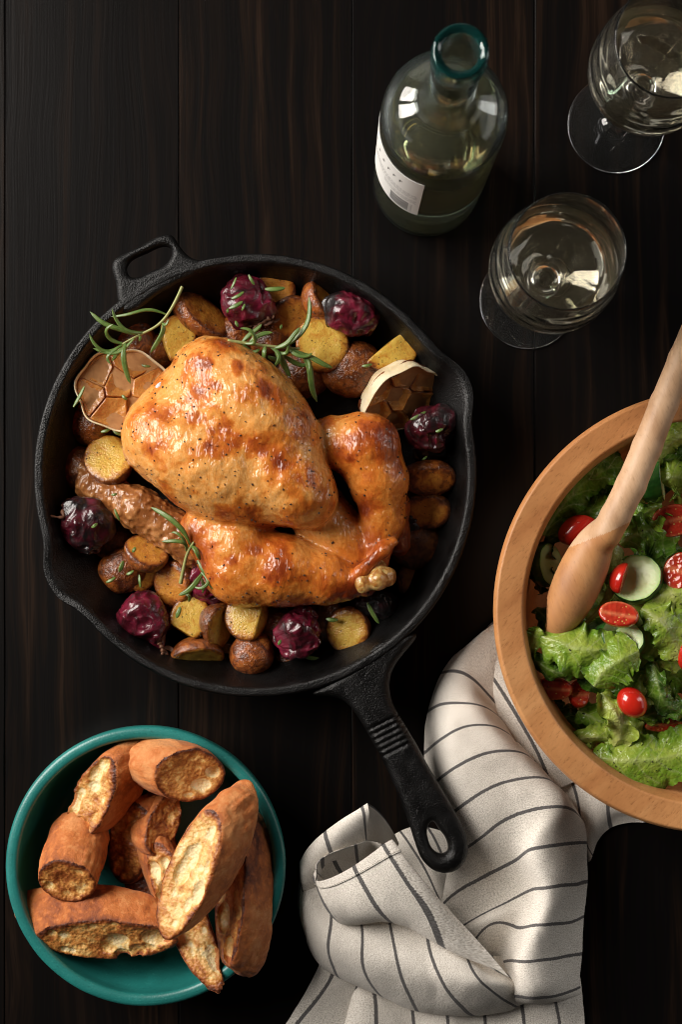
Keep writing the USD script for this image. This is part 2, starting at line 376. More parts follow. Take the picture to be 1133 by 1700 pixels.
for (ax_, ay_), (bx_, by_) in zip([(285, 690), (340, 700), (400, 722), (460, 760)], [(340, 700), (400, 722), (460, 760), (540, 815)]):
    tt = np.clip(((cx - ax_) * (bx_ - ax_) + (cy - ay_) * (by_ - ay_)) / ((bx_ - ax_) ** 2 + (by_ - ay_) ** 2), 0, 1)
    crease = np.minimum(crease, np.hypot(cx - ax_ - tt * (bx_ - ax_), cy - ay_ - tt * (by_ - ay_)) / 14)
crease = np.exp(-(crease + (meshkit.fbm(v * 120, 3, 31) - .5) * 1.4) ** 2) * (n[:, 2] > 0)
warp = (meshkit.fbm(v * 45, 2, 8) - .5) * .02
w2 = 1 - np.abs(2 * meshkit.noise(np.stack([(v[:, 0] + warp) * 330, (v[:, 1] + v[:, 0] * .6) * 95, v[:, 2] * 150], 1), 5) - 1)
w3 = meshkit.noise(v * 420, 11)
n2 = (w1 - .5) * .0020 + (w2 - .5) * .0006 * np.clip(w1 * 3 - .9, 0, 1) + (w3 - .5) * .0002 - crease * .0012
v = v + n * n2[:, None]
spots = [(335, 600, 22, .7), (395, 610, 14, .8), (360, 640, 12, 1.), (330, 650, 10, .6), (320, 695, 18, .7), (355, 715, 14, .7), (265, 738, 17, .55), (390, 735, 16, .6), (430, 745, 22, .75), (470, 700, 16, .5), (500, 690, 12, .6), (520, 730, 14, .6),
         (455, 770, 18, .5), (520, 790, 22, .6), (380, 700, 14, .6), (250, 830, 12, .5), (270, 850, 16, .5), (215, 790, 12, .5), (385, 930, 14, .8), (350, 960, 10, .6), (460, 960, 20, .35), (510, 960, 18, .3), (600, 740, 20, .3), (585, 760, 10, .5), (655, 780, 18, .4),
         (420, 850, 14, .6), (480, 860, 20, .5), (345, 740, 10, .4), (440, 640, 20, .4), (290, 600, 14, .5), (420, 570, 20, .35), (620, 900, 30, .4), (575, 985, 20, .5), (545, 700, 16, .5), (330, 870, 18, .35)]
brown = .14 + 1.1 * np.clip(meshkit.fbm(v * 55, 5, 21) - .46, 0, 1) * 2.2
for sx, sy, sr, sa in spots:
    dd = np.hypot(cx - sx, cy - sy) / (sr * .78) + (meshkit.fbm(np.stack([v[:, 0] * 260 + v[:, 1] * 90, v[:, 1] * 130 - v[:, 0] * 60, v[:, 2] * 160], 1), 4, int(sx)) - .5) * 3.4
    brown = brown + .72 * sa * np.clip(1.2 - dd, 0, .8) * (n[:, 2] > -.2)
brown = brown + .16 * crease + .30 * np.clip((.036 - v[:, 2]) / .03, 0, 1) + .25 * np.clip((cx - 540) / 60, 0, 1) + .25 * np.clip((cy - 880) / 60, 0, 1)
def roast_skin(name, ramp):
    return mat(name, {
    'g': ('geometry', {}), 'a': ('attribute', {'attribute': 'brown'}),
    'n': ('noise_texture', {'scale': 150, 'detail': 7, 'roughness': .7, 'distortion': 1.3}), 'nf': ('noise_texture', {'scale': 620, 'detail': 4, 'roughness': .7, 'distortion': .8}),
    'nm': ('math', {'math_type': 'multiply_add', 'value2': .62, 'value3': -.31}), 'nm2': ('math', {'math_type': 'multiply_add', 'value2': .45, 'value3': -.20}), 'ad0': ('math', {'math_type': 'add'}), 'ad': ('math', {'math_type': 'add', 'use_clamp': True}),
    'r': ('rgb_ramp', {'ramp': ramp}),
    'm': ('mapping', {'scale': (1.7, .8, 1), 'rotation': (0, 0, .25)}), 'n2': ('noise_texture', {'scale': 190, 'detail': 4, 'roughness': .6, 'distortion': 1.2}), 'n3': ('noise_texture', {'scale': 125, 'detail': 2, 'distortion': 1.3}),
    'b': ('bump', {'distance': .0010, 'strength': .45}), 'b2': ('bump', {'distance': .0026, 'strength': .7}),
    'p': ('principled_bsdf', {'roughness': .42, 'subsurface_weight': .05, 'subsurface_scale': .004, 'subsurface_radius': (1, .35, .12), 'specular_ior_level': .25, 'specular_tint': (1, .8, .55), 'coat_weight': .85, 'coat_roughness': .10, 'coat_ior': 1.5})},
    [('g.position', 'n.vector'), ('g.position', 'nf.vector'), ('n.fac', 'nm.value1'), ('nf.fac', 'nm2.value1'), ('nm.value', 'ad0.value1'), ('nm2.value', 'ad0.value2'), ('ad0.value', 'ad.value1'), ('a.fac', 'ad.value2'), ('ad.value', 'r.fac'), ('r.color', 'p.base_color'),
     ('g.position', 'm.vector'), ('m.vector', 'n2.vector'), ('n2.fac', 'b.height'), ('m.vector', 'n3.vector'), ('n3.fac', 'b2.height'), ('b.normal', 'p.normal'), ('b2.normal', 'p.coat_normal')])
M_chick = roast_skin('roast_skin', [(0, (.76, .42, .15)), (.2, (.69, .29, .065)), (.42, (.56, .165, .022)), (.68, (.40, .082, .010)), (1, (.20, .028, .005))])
M_wing = roast_skin('wing_skin', [(0, (.52, .27, .11)), (.3, (.40, .17, .055)), (.6, (.25, .085, .022)), (1, (.10, .025, .008))])
chick_v, chick_f, chick_n = v, f, vnormals(v, f)
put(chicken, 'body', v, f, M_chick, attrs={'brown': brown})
def f_wing(p):
    d = cone(p, P(152, 806, .024), P(232, 846, .030), .0095, .0135)
    d = smin(d, cone(p, P(232, 846, .030), P(325, 905, .030), .0135, .0150), .006)
    return smin(d, cone(p, P(150, 806, .024), P(140, 778, .022), .009, .006), .004)
v, f = snets(f_wing, P(120, 950, .008), P(360, 750, .05) + np.array([0, 0, 0]), .0009)
n = vnormals(v, f)
cell = meshkit.noise(v * 330, 4)
v = v + n * (np.clip(cell - .35, 0, 1) * .0026)[:, None]
put(chicken, 'wing', v, f, M_wing, attrs={'brown': .62 + .5 * (meshkit.fbm(v * 120, 3) - .5) - .25 * np.clip(cell * 3 - 1.4, 0, 1)}, label='bumpy browned wing tucked against the breast')
M_bone = noisy('bone', [(0, (.12, .035, .01)), (.45, (.34, .14, .03)), (.6, (.58, .36, .12)), (.8, (.68, .50, .22)), (1, (.4, .2, .06))], 160, 3, .22, bump=(400, .0008, (1, 1, 1)), subsurface_weight=.2, subsurface_scale=.003, coat_weight=.4)
def f_bone(p):
    d = ell(p, P(603, 968, .0575), (.0058, .0066, .006))
    d = smin(d, ell(p, P(628, 962, .0585), (.0064, .0066, .0065)), .0032)
    d = smin(d, ell(p, P(646, 958, .054), (.0048, .0066, .006)), .0032)
    return smin(d, cone(p, P(628, 962, .055), P(622, 925, .048), .0065, .007), .004)
v, f = snets(f_bone, P(570, 1000, .035), P(680, 900, .072), .0007)
v = v + vnormals(v, f) * ((meshkit.fbm(v * 150, 3) - .5) * .0016)[:, None]
put(chicken, 'knuckle_bone', v, f, M_bone, label='cream coloured knuckle bone at the end of the tied legs')
# pepper on the skin
M_pepper = noisy('pepper', [(0, (.012, .009, .007)), (1, (.05, .03, .02))], 900, 2, .6)
rng = np.random.default_rng(5)
def flakes(vv, nn, pick, size, seed):
    rng = np.random.default_rng(seed); out = []
    for i in pick:
        t = frame(nn[i], rng.normal(size=3)); k = 5; a = np.sort(rng.uniform(0, 2 * PI, k)); s = size * rng.uniform(.45, 1.25)
        ring = np.stack([np.cos(a) * s * rng.uniform(.6, 1.2, k), np.sin(a) * s * rng.uniform(.6, 1.2, k), np.zeros(k)], 1)
        loc = np.vstack([ring + [0, 0, -.0002], ring * .65 + [0, 0, s * .7], [[0, 0, s * .8]]])
        w = loc @ t + vv[i]; q = []
        for j in range(k):
            j2 = (j + 1) % k; q += [[j, j2, k + j2], [j, k + j2, k + j], [k + j, k + j2, 2 * k]]
        out.append((w, np.array(q)))
    return join(out)
pp = meshkit.fbm(chick_v * 30, 3, 77)
ok = np.where((chick_n[:, 2] > .25) & (pp > .40))[0]
v, f = flakes(chick_v, chick_n, rng.choice(ok, 420, replace=False), .00085, 9)
put(chicken, 'pepper', v, f, M_pepper, smooth=False, kind='stuff', label='black pepper flakes stuck to the skin')
# ================================================================ potatoes, onions, garlic
M_pskin = mat('potato_skin', {
    'g': ('geometry', {}), 'n': ('noise_texture', {'scale': 140, 'detail': 5, 'distortion': 1.0}), 'oi': ('object_info', {}),
    'r': ('rgb_ramp', {'ramp': [(.2, (.03, .008, .003)), (.42, (.11, .028, .007)), (.58, (.26, .070, .013)), (.8, (.43, .15, .028))]}),
    'h': ('hsv', {'saturation': 1.0}), 'vm': ('map_range', {'to_min': .55, 'to_max': 1.25}),
    'n2': ('noise_texture', {'scale': 380, 'detail': 3, 'distortion': 1.5}), 'b': ('bump', {'distance': .0016, 'strength': .6}),
    'p': ('principled_bsdf', {'roughness': .3, 'coat_weight': .35, 'coat_roughness': .14, 'subsurface_weight': .08, 'subsurface_scale': .003})},
    [('g.position', 'n.vector'), ('n.fac', 'r.fac'), ('r.color', 'h.color'), ('oi.random', 'vm.value'), ('vm.result', 'h.value'), ('h.color', 'p.base_color'), ('g.position', 'n2.vector'), ('n2.fac', 'b.height'), ('b.normal', 'p.normal'), ('b.normal', 'p.coat_normal')])
def flesh(name, light, mid, dark, rough=.32):
    return mat(name, {
        'g': ('geometry', {}), 'a': ('attribute', {'attribute': 'edge'}), 'n': ('noise_texture', {'scale': 190, 'detail': 5, 'distortion': .8}),
        'nm': ('math', {'math_type': 'multiply_add', 'value2': 1.6, 'value3': -.74}), 'ad': ('math', {'math_type': 'add', 'use_clamp': True}),
        'r': ('rgb_ramp', {'ramp': [(0, light), (.38, mid), (.75, dark), (1, tuple(c * .35 for c in dark))]}),
        'v': ('voronoi_texture', {'scale': 420}), 'vr': ('rgb_ramp', {'ramp': [(0, (.04, .03, .02)), (.115, (.06, .04, .02)), (.15, (1, 1, 1)), (1, (1, 1, 1))]}),
        'n4': ('noise_texture', {'scale': 70, 'detail': 2}), 'nr': ('rgb_ramp', {'ramp': [(.45, (0, 0, 0)), (.6, (.9, .9, .9))]}),
        'mx': ('mix', {'mix_type': 'multiply'}), 'n2': ('noise_texture', {'scale': 700, 'detail': 3}), 'b': ('bump', {'distance': .0007, 'strength': .6}),
        'p': ('principled_bsdf', {'roughness': rough, 'subsurface_weight': .2, 'subsurface_scale': .004, 'subsurface_radius': (1, .6, .2), 'coat_weight': .3, 'coat_roughness': .12})},
        [('g.position', 'n.vector'), ('n.fac', 'nm.value1'), ('nm.value', 'ad.value1'), ('a.fac', 'ad.value2'), ('ad.value', 'r.fac'), ('r.color', 'mx.color1'), ('g.position', 'v.vector'), ('v.distance', 'vr.fac'), ('vr.color', 'mx.color2'),
         ('g.position', 'n4.vector'), ('n4.fac', 'nr.fac'), ('nr.color', 'mx.fac'), ('mx.color', 'p.base_color'), ('g.position', 'n2.vector'), ('n2.fac', 'b.height'), ('b.normal', 'p.normal'), ('b.normal', 'p.coat_normal')])
M_flesh = flesh('potato_flesh', (.62, .38, .065), (.50, .215, .024), (.20, .05, .007))
M_flesh2 = flesh('roasted_flesh', (.52, .21, .030), (.36, .105, .014), (.12, .026, .006))
def cut_body(ct, semi, R, planes, seed, bump=.09, res=None, k=.0022):
    """Lumpy ellipsoid (rows of R its axes) cut by planes (unit normal, offset as a share of the mean radius): mesh, normals, flesh mask per face, edge attribute."""
    ct, semi = np.asarray(ct, float), np.asarray(semi, float); r = semi.mean()
    o = np.random.default_rng(seed).uniform(0, 50, 3)
    pl = [(np.asarray(n, float) / np.linalg.norm(n), off * r) for n, off in planes]
    def body(p):
        return ell(p, ct, semi, R) + (meshkit.fbm((p - ct) / r * 1.1 + o, 2) - .5) * bump * 2 * r
    def cut(p):
        d = np.full(len(p), -1.0)
        for n_, off in pl: d = np.maximum(d, (p - ct) @ n_ - off)
        return d + (meshkit.noise((p - ct) / r * 2.3 + o + 9) - .5) * .06 * r
    fn = lambda p: smax(body(p), cut(p), k) if pl else body(p)
    m = semi.max() * 1.22
    v, f = snets(fn, ct - m, ct + m, res or max(r / 15, .0007))
    n = vnormals(v, f); b, c = body(v), (cut(v) if pl else body(v) - 1)
    edge = np.clip(1 + b / (.42 * r), 0, 1) ** 1.7
    flesh_face = (c > b)[f].sum(1) >= 2
    return v, f, n, flesh_face, edge
def cut_thing(name, label, cat, group, ct, semi, R, planes, seed, mo, mi, po, pi_, bump=.09, kind=None, k=.0022, edge_gain=.75, pepper=0):
    t = thing(name, label, cat, group, loc=ct)
    v, f, n, fl, e = cut_body(ct, semi, R, planes, seed, bump, k=k)
    a = submesh(v, f, ~fl, n); put(t, po, a[0], a[1], mo, normals=a[2])
    if fl.any():
        a = submesh(v, f, fl, n, e); put(t, pi_, a[0], a[1], mi, normals=a[2], attrs={'edge': a[3] * edge_gain})
        if pepper and (a[2][:, 2] > .6).any():
            up_ = np.where(a[2][:, 2] > .6)[0]; rg = np.random.default_rng(seed + 900)
            fv, ff = flakes(a[0], a[2], rg.choice(up_, pepper), .00065, seed); put(t, 'pepper', fv, ff, M_pepper, smooth=False, kind='stuff')
    return t, v, n
POT = [  # px, py, z, semi axes in px, rotation (deg, clockwise in the picture), planes, flesh kind, label
    (292, 563, .030, (31, 36, 28), 20, [((.1, -.05, 1), .15), ((-.9, -.25, .2), .55)], 0, 'pale yellow potato half facing up beside the top of the chicken, between rosemary and breast'),
    (333, 524, .026, (48, 30, 30), 35, [((.55, .45, .7), .35)], 1, 'brown skinned potato wedge lying to the left of the topmost onion'),
    (222, 568, .020, (34, 34, 28), 0, [], 0, 'dark potato half hidden under the rosemary sprig above the flat garlic half'),
    (458, 483, .030, (31, 35, 28), 10, [((.05, -.1, 1), .12)], 1, 'tan potato half with one rosemary leaf on its cut face, touching the topmost onion'),
    (486, 527, .026, (36, 32, 28), -30, [((.15, -.25, 1), .3)], 1, 'dark caramelised potato half just below the tan half with a leaf on it'),
    (540, 497, .030, (36, 36, 30), 30, [((.75, .35, .6), .2)], 1, 'glossy golden potato wedge tucked behind the onion with the burnt tip'),
    (536, 571, .038, (40, 43, 30), -25, [((.05, .1, 1), .1)], 0, 'large yellow peppered potato half beside the long rosemary sprig'),
    (586, 612, .026, (46, 42, 34), -20, [], 0, 'whole red brown potato between the yellow halves and the peel side garlic'),
    (645, 570, .036, (48, 44, 34), -10, [((.1, .1, 1), .1), ((-.62, .78, .12), -.02)], 0, 'yellow quarter wedge of potato above the garlic half with white peel'),
    (505, 622, .018, (42, 36, 30), 0, [], 0, 'brown potato hidden below the rosemary at the breast edge'),
    (714, 793, .030, (42, 28, 26), 0, [((.1, -.4, .9), .5)], 1, 'golden brown potato at the right of the drumstick, the upper of two'),
    (712, 848, .026, (37, 28, 26), 5, [((-.1, -.2, 1), .4)], 1, 'golden brown potato at the right of the drumstick, the lower of two'),
    (180, 762, .030, (37, 42, 34), -20, [((-.05, .42, .9), .1)], 0, 'yellow potato half with red skin touching the left side of the breast'),
    (152, 700, .018, (34, 36, 28), 0, [], 0, 'dark potato below the flat garlic half'),
    (130, 778, .016, (30, 34, 26), 0, [], 0, 'dark potato against the left pan wall above the onion with a root tail'),
    (245, 915, .034, (34, 32, 28), 20, [((.25, .62, .75), .12)], 1, 'orange seared potato chunk under the wing tip'),
    (237, 950, .020, (24, 30, 24), 10, [((.4, -.2, .9), .3)], 1, 'small brown potato below the orange seared chunk'),
    (288, 968, .026, (33, 36, 30), 30, [((-.45, -.2, .85), .25)], 1, 'browned potato half beneath the lower rosemary sprig'),
    (315, 1026, .030, (30, 36, 30), 15, [((.05, .2, 1), .12), ((-.5, -.85, .2), .7)], 0, 'pale potato half with a speck of herb, to the right of the shiny onion'),
    (368, 1040, .028, (32, 38, 32), -25, [((.80, -.25, .55), .05)], 0, 'brown skinned potato with its cut face sideways, between the two pale halves'),
    (413, 1022, .032, (38, 38, 32), 30, [((-.15, .15, 1), .2), ((.85, -.2, .35), .55)], 0, 'pale peppered potato half right under the lower drumstick'),
    (327, 1093, .026, (41, 34, 36), 0, [((.15, -.85, .5), .1)], 0, 'potato half nearest the pan edge, wrinkled skin up and cut face outward'),
    (418, 1085, .024, (34, 34, 32), 0, [], 0, 'round whole small potato beside the magenta onion'),
    (580, 1046, .024, (34, 36, 30), 0, [((-.25, -.1, .95), .3)], 0, 'potato half with a tan face to the right of the magenta onion near the handle'),
    (477, 1102, .014, (24, 19, 18), 20, [], 0, 'little brown potato scrap under the magenta onion'),
    (205, 946, .018, (36, 36, 28), 30, [], 0, 'dark potato sprinkled with chopped herbs beside the pour spout'),
    (692, 905, .018, (38, 36, 28), 0, [], 0, 'potato deep in shade to the right of the tied legs'),
    (690, 965, .016, (28, 32, 24), 0, [((.2, .2, 1), .3)], 1, 'potato in shade just to the right of the knuckle bone'),
    (395, 555, .016, (34, 30, 24), 0, [], 0, 'dark potato in the gap under the topmost onion'),
    (640, 625, .016, (40, 34, 24), 0, [], 0, 'dark potato in the gap above the tilted garlic half'),
    (270, 1015, .014, (30, 30, 22), 0, [((.1, -.2, 1), .4)], 1, 'browned potato low between the shiny onion and the pale half'),
    (455, 1040, .014, (32, 34, 22), 0, [], 0, 'dark potato in the gap left of the bright magenta onion'),
    (540, 1030, .014, (32, 32, 22), 0, [], 0, 'dark potato in the gap right of the bright magenta onion'),
    (185, 895, .014, (34, 30, 22), 0, [], 0, 'dark potato in the gap below the wing'),
    (560, 545, .014, (30, 28, 20), 0, [], 0, 'dark potato in the gap below the burnt tip onion'),
    (675, 840, .014, (26, 34, 22), 0, [], 0, 'dark potato between the drumstick and the two golden ones'),
    (370, 1085, .012, (24, 24, 18), 0, [((0, -.3, 1), .3)], 1, 'small browned potato between the outer half and the round one'),
    (255, 585, .016, (32, 30, 22), 0, [], 0, 'dark potato behind the pale half by the breast top'),
    (450, 560, .018, (34, 30, 26), 0, [], 0, 'dark brown potato under the stem of the long rosemary sprig'),
]
for i, (px, py, z, s, rot, planes, kind, lab) in enumerate(POT):
    k = K(z) * .97; a = -math.radians(rot)
    R = np.array([[math.cos(a), math.sin(a), 0], [-math.sin(a), math.cos(a), 0], [0, 0, 1.0]])
    cut_thing('roast_potato', lab, 'potato', 'roast potatoes in the skillet', P(px, py, z), np.array(s) * k * 1.15, R, planes, 40 + i, M_pskin, M_flesh2 if kind else M_flesh, 'skin', 'cut_face', edge_gain=.75 if kind == 0 else .9, pepper=16 if kind == 0 else 6)

M_onion = mat('onion_skin', {
    'g': ('geometry', {}), 'a': ('attribute', {'attribute': 'char'}), 'n': ('noise_texture', {'scale': 62, 'detail': 5, 'distortion': 1.4}),
    'nm': ('math', {'math_type': 'multiply_add', 'value2': 1.9, 'value3': -.40}), 'ad': ('math', {'math_type': 'add', 'use_clamp': True}),
    'r': ('rgb_ramp', {'ramp': [(0, (.26, .020, .055)), (.3, (.15, .008, .026)), (.6, (.062, .004, .010)), (.85, (.022, .003, .005)), (1, (.008, .005, .005))]}),
    'n2': ('noise_texture', {'scale': 110, 'detail': 3, 'distortion': 1.8}), 'b': ('bump', {'distance': .0020, 'strength': .5}),
    'p': ('principled_bsdf', {'roughness': .34, 'coat_weight': .4, 'coat_roughness': .14, 'subsurface_weight': .1, 'subsurface_scale': .003})},
    [('g.position', 'n.vector'), ('n.fac', 'nm.value1'), ('nm.value', 'ad.value1'), ('a.fac', 'ad.value2'), ('ad.value', 'r.fac'), ('r.color', 'p.base_color'), ('g.position', 'n2.vector'), ('n2.fac', 'b.height'), ('b.normal', 'p.normal'), ('b.normal', 'p.coat_normal')])
def needle(pts, w, flip=0.):
    """A rosemary leaf: a narrow blade with rolled edges and a groove along its middle."""
    c = curve(pts, 12); t = np.gradient(c, axis=0); t /= np.linalg.norm(t, axis=1, keepdims=True) + 1e-12
    s = np.cross(t, [math.sin(flip), 0.15, math.cos(flip)]); s /= np.linalg.norm(s, axis=1, keepdims=True) + 1e-12
    up = np.cross(s, t); u = np.linspace(0, 1, 12)
    wd = w * np.clip(np.minimum(.45 + u * 2.2, 1.0), 0, 1) * np.sqrt(np.clip(1 - u ** 5, 0, 1)) + 1e-5
    x = np.array([-1, -.75, -.12, 0, .12, .75, 1, .5, -.5]); h = np.array([-.45, .12, .22, -.02, .22, .12, -.45, -.55, -.55])
    v = (c[:, None] + wd[:, None, None] * (x[None, :, None] * s[:, None] + h[None, :, None] * up[:, None] * .75)).reshape(-1, 3); m = len(x)
    i, j = np.meshgrid(np.arange(11), np.arange(m), indexing='ij')
    q = np.stack([i * m + j, (i + 1) * m + j, (i + 1) * m + (j + 1) % m, i * m + (j + 1) % m], -1).reshape(-1, 4)
    return v, tri(q)[:, ::-1], np.tile(np.abs(x), 12)
M_root = noisy('dry_root', [(0, (.05, .015, .01)), (1, (.26, .11, .05))], 200, 3, .6)
ONI = [  # px, py, z, radius px, tip in px (relative), squash, root curve, label
    (408, 502, .038, (46, 40), (30, 22), .0, [(448, 528), (432, 538), (420, 546)], 'dark red onion strewn with chopped rosemary at the top of the pan'),
    (588, 524, .036, (46, 37), (-44, -18), .9, None, 'wrinkled magenta onion with a burnt black tip'),
    (714, 712, .036, (40, 36), (38, -24), .2, [(752, 690), (760, 698), (764, 714)], 'purple onion with a short tail beside the right pour spout'),
    (722, 752, .020, (34, 28), (0, 10), .5, None, 'very dark onion under the purple one with the short tail'),
    (148, 872, .034, (44, 46), (-22, -28), .25, [(118, 842), (104, 848), (106, 858), (92, 858), (76, 856)], 'deep red onion whose dry root tail crosses the left pan wall'),
    (238, 1020, .032, (40, 38), (28, 50), .0, [(264, 1066), (270, 1080), (268, 1090)], 'shiny magenta onion with a pointed end near the left pour spout'),
    (497, 1052, .032, (40, 41), (4, -30), -.05, None, 'bright magenta onion under the lower drumstick beside a round potato'),
    (622, 1004, .022, (38, 24), (34, 6), .45, None, 'shaded dark onion below the knuckle bone'),
    (346, 962, .026, (32, 40), (10, 20), -.1, None, 'pink onion peeping out behind the lower rosemary sprig'),
    (678, 868, .018, (34, 30), (10, -12), .5, None, 'nearly black onion between the drumstick and the lower golden potato'),
]
for i, (px, py, z, s, tip, ch, root, lab) in enumerate(ONI):
    k = K(z); c = P(px, py, z); t = thing('roast_onion', lab, 'onion', 'roast red onions in the skillet', loc=c)
    tp = P(px + tip[0] * 1.22, py + tip[1] * 1.22, z); mid = P(px + tip[0] * .55, py + tip[1] * .55, z); r = np.mean(s) * k
    o = np.random.default_rng(i + 3).uniform(0, 40, 3)
    def fn(p):
        d = ell(p, c, (s[0] * k * 1.03, s[1] * k * 1.03, r * .9))
        d = smin(d, cone(p, mid, tp, r * .58, r * .12), .009)
        q = (p - c) / r
        return d + (meshkit.fbm(q * 1.3 + o, 2) - .5) * .58 * r + (np.abs(meshkit.noise(q * 2.6 + o + (meshkit.noise(q * 1.6 + o)[:, None] - .5) * 2) - .5)) * .30 * r
    m = r * 2.0
    v, f = snets(fn, c - m, c + m, r / 17)
    lobe = np.linalg.norm(v - tp, axis=1) / r
    char = ch * np.clip(1.3 - lobe * (1.0 if ch > .6 else .15), 0, 1)
    put(t, 'bulb', v, f, M_onion, attrs={'char': char})
    rg = np.random.default_rng(i + 60); ax_ = (tp - c) / (np.linalg.norm(tp - c) + 1e-9)
    if np.hypot(*tip) > 15:
        for q in range(3):
            d_ = ax_ + rg.normal(size=3) * .45; d_ /= np.linalg.norm(d_); b_ = tp - ax_ * r * .15
            vv, ff, ss_ = needle([b_, b_ + d_ * r * .28 + rg.normal(size=3) * .001, b_ + d_ * r * .5 + rg.normal(size=3) * .0022], r * .11, rg.uniform(-1, 1)); put(t, 'dry_skin', vv, ff, M_root)
    if root:
        rp = curve([P(x, y, z + .004 + (.012 if i == 4 else 0) * (j / len(root))) for j, (x, y) in enumerate(root)], 14)
        vs = [tube(rp + np.array([0, 0, 0]), np.linspace(.0016, .0006, 14) * (1 + .4 * np.sin(np.arange(14) * 1.9)), 6)]
        put(t, 'root_tail', *join(vs), M_root)

M_peel = noisy('garlic_peel', [(0, (.42, .22, .09)), (.4, (.70, .54, .33)), (.6, (.78, .66, .46)), (1, (.62, .42, .2))], 55, 4, .5, bump=(300, .0006, (1, 1, 1)), subsurface_weight=.1, subsurface_scale=.002)
M_clove = mat('caramel_clove', {
    'g': ('geometry', {}), 'a': ('attribute', {'attribute': 'edge'}), 'n': ('noise_texture', {'scale': 150, 'detail': 4, 'distortion': .8}),
    'nm': ('math', {'math_type': 'multiply_add', 'value2': 1.3, 'value3': -.62}), 'ad': ('math', {'math_type': 'add', 'use_clamp': True}),
    'r': ('rgb_ramp', {'ramp': [(0, (.54, .235, .055)), (.45, (.42, .145, .027)), (.8, (.20, .052, .011)), (1, (.09, .022, .006))]}),
    'n2': ('noise_texture', {'scale': 330, 'detail': 3, 'distortion': 1.0}), 'b': ('bump', {'distance': .0012, 'strength': .6}),
    'p': ('principled_bsdf', {'roughness': .34, 'coat_weight': .3, 'coat_roughness': .15, 'subsurface_weight': .15, 'subsurface_scale': .003})},
    [('g.position', 'n.vector'), ('n.fac', 'nm.value1'), ('nm.value', 'ad.value1'), ('a.fac', 'ad.value2'), ('ad.value', 'r.fac'), ('r.color', 'p.base_color'), ('g.position', 'n2.vector'), ('n2.fac', 'b.height'), ('b.normal', 'p.normal')])
M_mem = noisy('garlic_membrane', [(0, (.20, .075, .022)), (.5, (.36, .17, .06)), (1, (.48, .27, .11))], 240, 3, .45)
def garlic(lab, ct, R, ra, rb, depth, seed):
    """Half a garlic head: rows of R are its axes (cut face = +z)."""
    from shapely.geometry import Polygon, Point, MultiPoint
    from shapely import voronoi_polygons, affinity
    t = thing('garlic_half', lab, 'garlic', None, loc=ct); rng = np.random.default_rng(seed)
    n = 72; a = np.arange(n) * 2 * PI / n
    lob = 1 + .035 * np.sin(a * 7 + 1) + .03 * np.sin(a * 3 + seed)
    ox, oy = ra * lob * np.cos(a), rb * lob * np.sin(a)
    rings = []
    for s, z in ((.02, -depth), (.45, -depth * .93), (.78, -depth * .66), (.95, -depth * .3), (1.0, 0), (1.0, .0010), (.992, .0016), (.975, .0015), (.955, .0005), (.945, -.004), (.90, -depth * .4)):
        wv = .0005 * np.sin(a * 9 + s * 3) * (z > -.002)
        rings.append(np.stack([ox * s, oy * s, np.full(n, z) + wv], 1))
    v = np.vstack(rings); i, j = np.meshgrid(np.arange(len(rings) - 1), np.arange(n), indexing='ij')
    q = np.stack([i * n + j, i * n + (j + 1) % n, (i + 1) * n + (j + 1) % n, (i + 1) * n + j], -1).reshape(-1, 4)
    put(t, 'peel', v @ R + ct, q, M_peel)
    mz = -.0016; mem = np.vstack([np.stack([ox * s, oy * s, np.full(n, mz + (.0006 if s > .9 else 0))], 1) for s in (.95, .7, .4, .02)]); mi_, mj = np.meshgrid(np.arange(3), np.arange(n), indexing='ij')
    put(t, 'membrane', mem @ R + ct, np.stack([mi_ * n + mj, mi_ * n + (mj + 1) % n, (mi_ + 1) * n + (mj + 1) % n, (mi_ + 1) * n + mj], -1).reshape(-1, 4), M_mem)
    oval = Polygon(np.stack([ox, oy], 1) * .96)
    base = [(0.02, .05)] + [(.60 * math.cos(x), .60 * math.sin(x)) for x in np.arange(6) * 2 * PI / 6 + rng.uniform(-.42, .42, 6) + seed]
    pts = MultiPoint([(x * ra + rng.normal() * .0034, y * rb + rng.normal() * .0034) for x, y in base])
    for cell in voronoi_polygons(pts, extend_to=oval).geoms:
        g = cell.intersection(oval).buffer(-.0005).buffer(.0004)
        g = max(g.geoms, key=lambda x: x.area) if hasattr(g, 'geoms') else g
        if g.area < 1e-5: continue
        m = 40; ring = np.array([g.exterior.interpolate(u, normalized=True).coords[0] for u in np.arange(m) / m]); cc = ring.mean(0)
        if Polygon(ring).exterior.is_ccw is False: ring = ring[::-1]
        L = []; E_ = []
        tilt = rng.normal(size=2) * .13; sink = rng.uniform(-.0016, .0002)
        for s, z, e in ((1, -.006, 1), (1.0, -.0012, 1), (.95, .0002, .8), (.86, .0003, .35), (.6, -.0008, .1), (.3, -.0016, 0), (.02, -.0018, 0)):
            r2 = cc + (ring - cc) * s
            L.append(np.column_stack([r2, z + sink + (r2 - cc) @ tilt + (meshkit.noise(np.column_stack([r2 * 500, r2[:, 0] * 0 + seed])) - .5) * .0009])); E_ += [e] * m
        v = np.vstack(L); i, j = np.meshgrid(np.arange(len(L) - 1), np.arange(m), indexing='ij')
        q = np.stack([i * m + j, i * m + (j + 1) % m, (i + 1) * m + (j + 1) % m, (i + 1) * m + j], -1).reshape(-1, 4)
        put(t, 'clove', v @ R + ct, q, M_clove, attrs={'edge': np.array(E_) * .8 + rng.uniform(-.1, .15)})
gz = .040
garlic('roast garlic half lying flat with caramel cloves facing up, under a rosemary sprig', P(202, 646, gz), frame((.12, .10, 1), (1, .25, 0)), 77 * K(gz), 68 * K(gz), .022, 1)
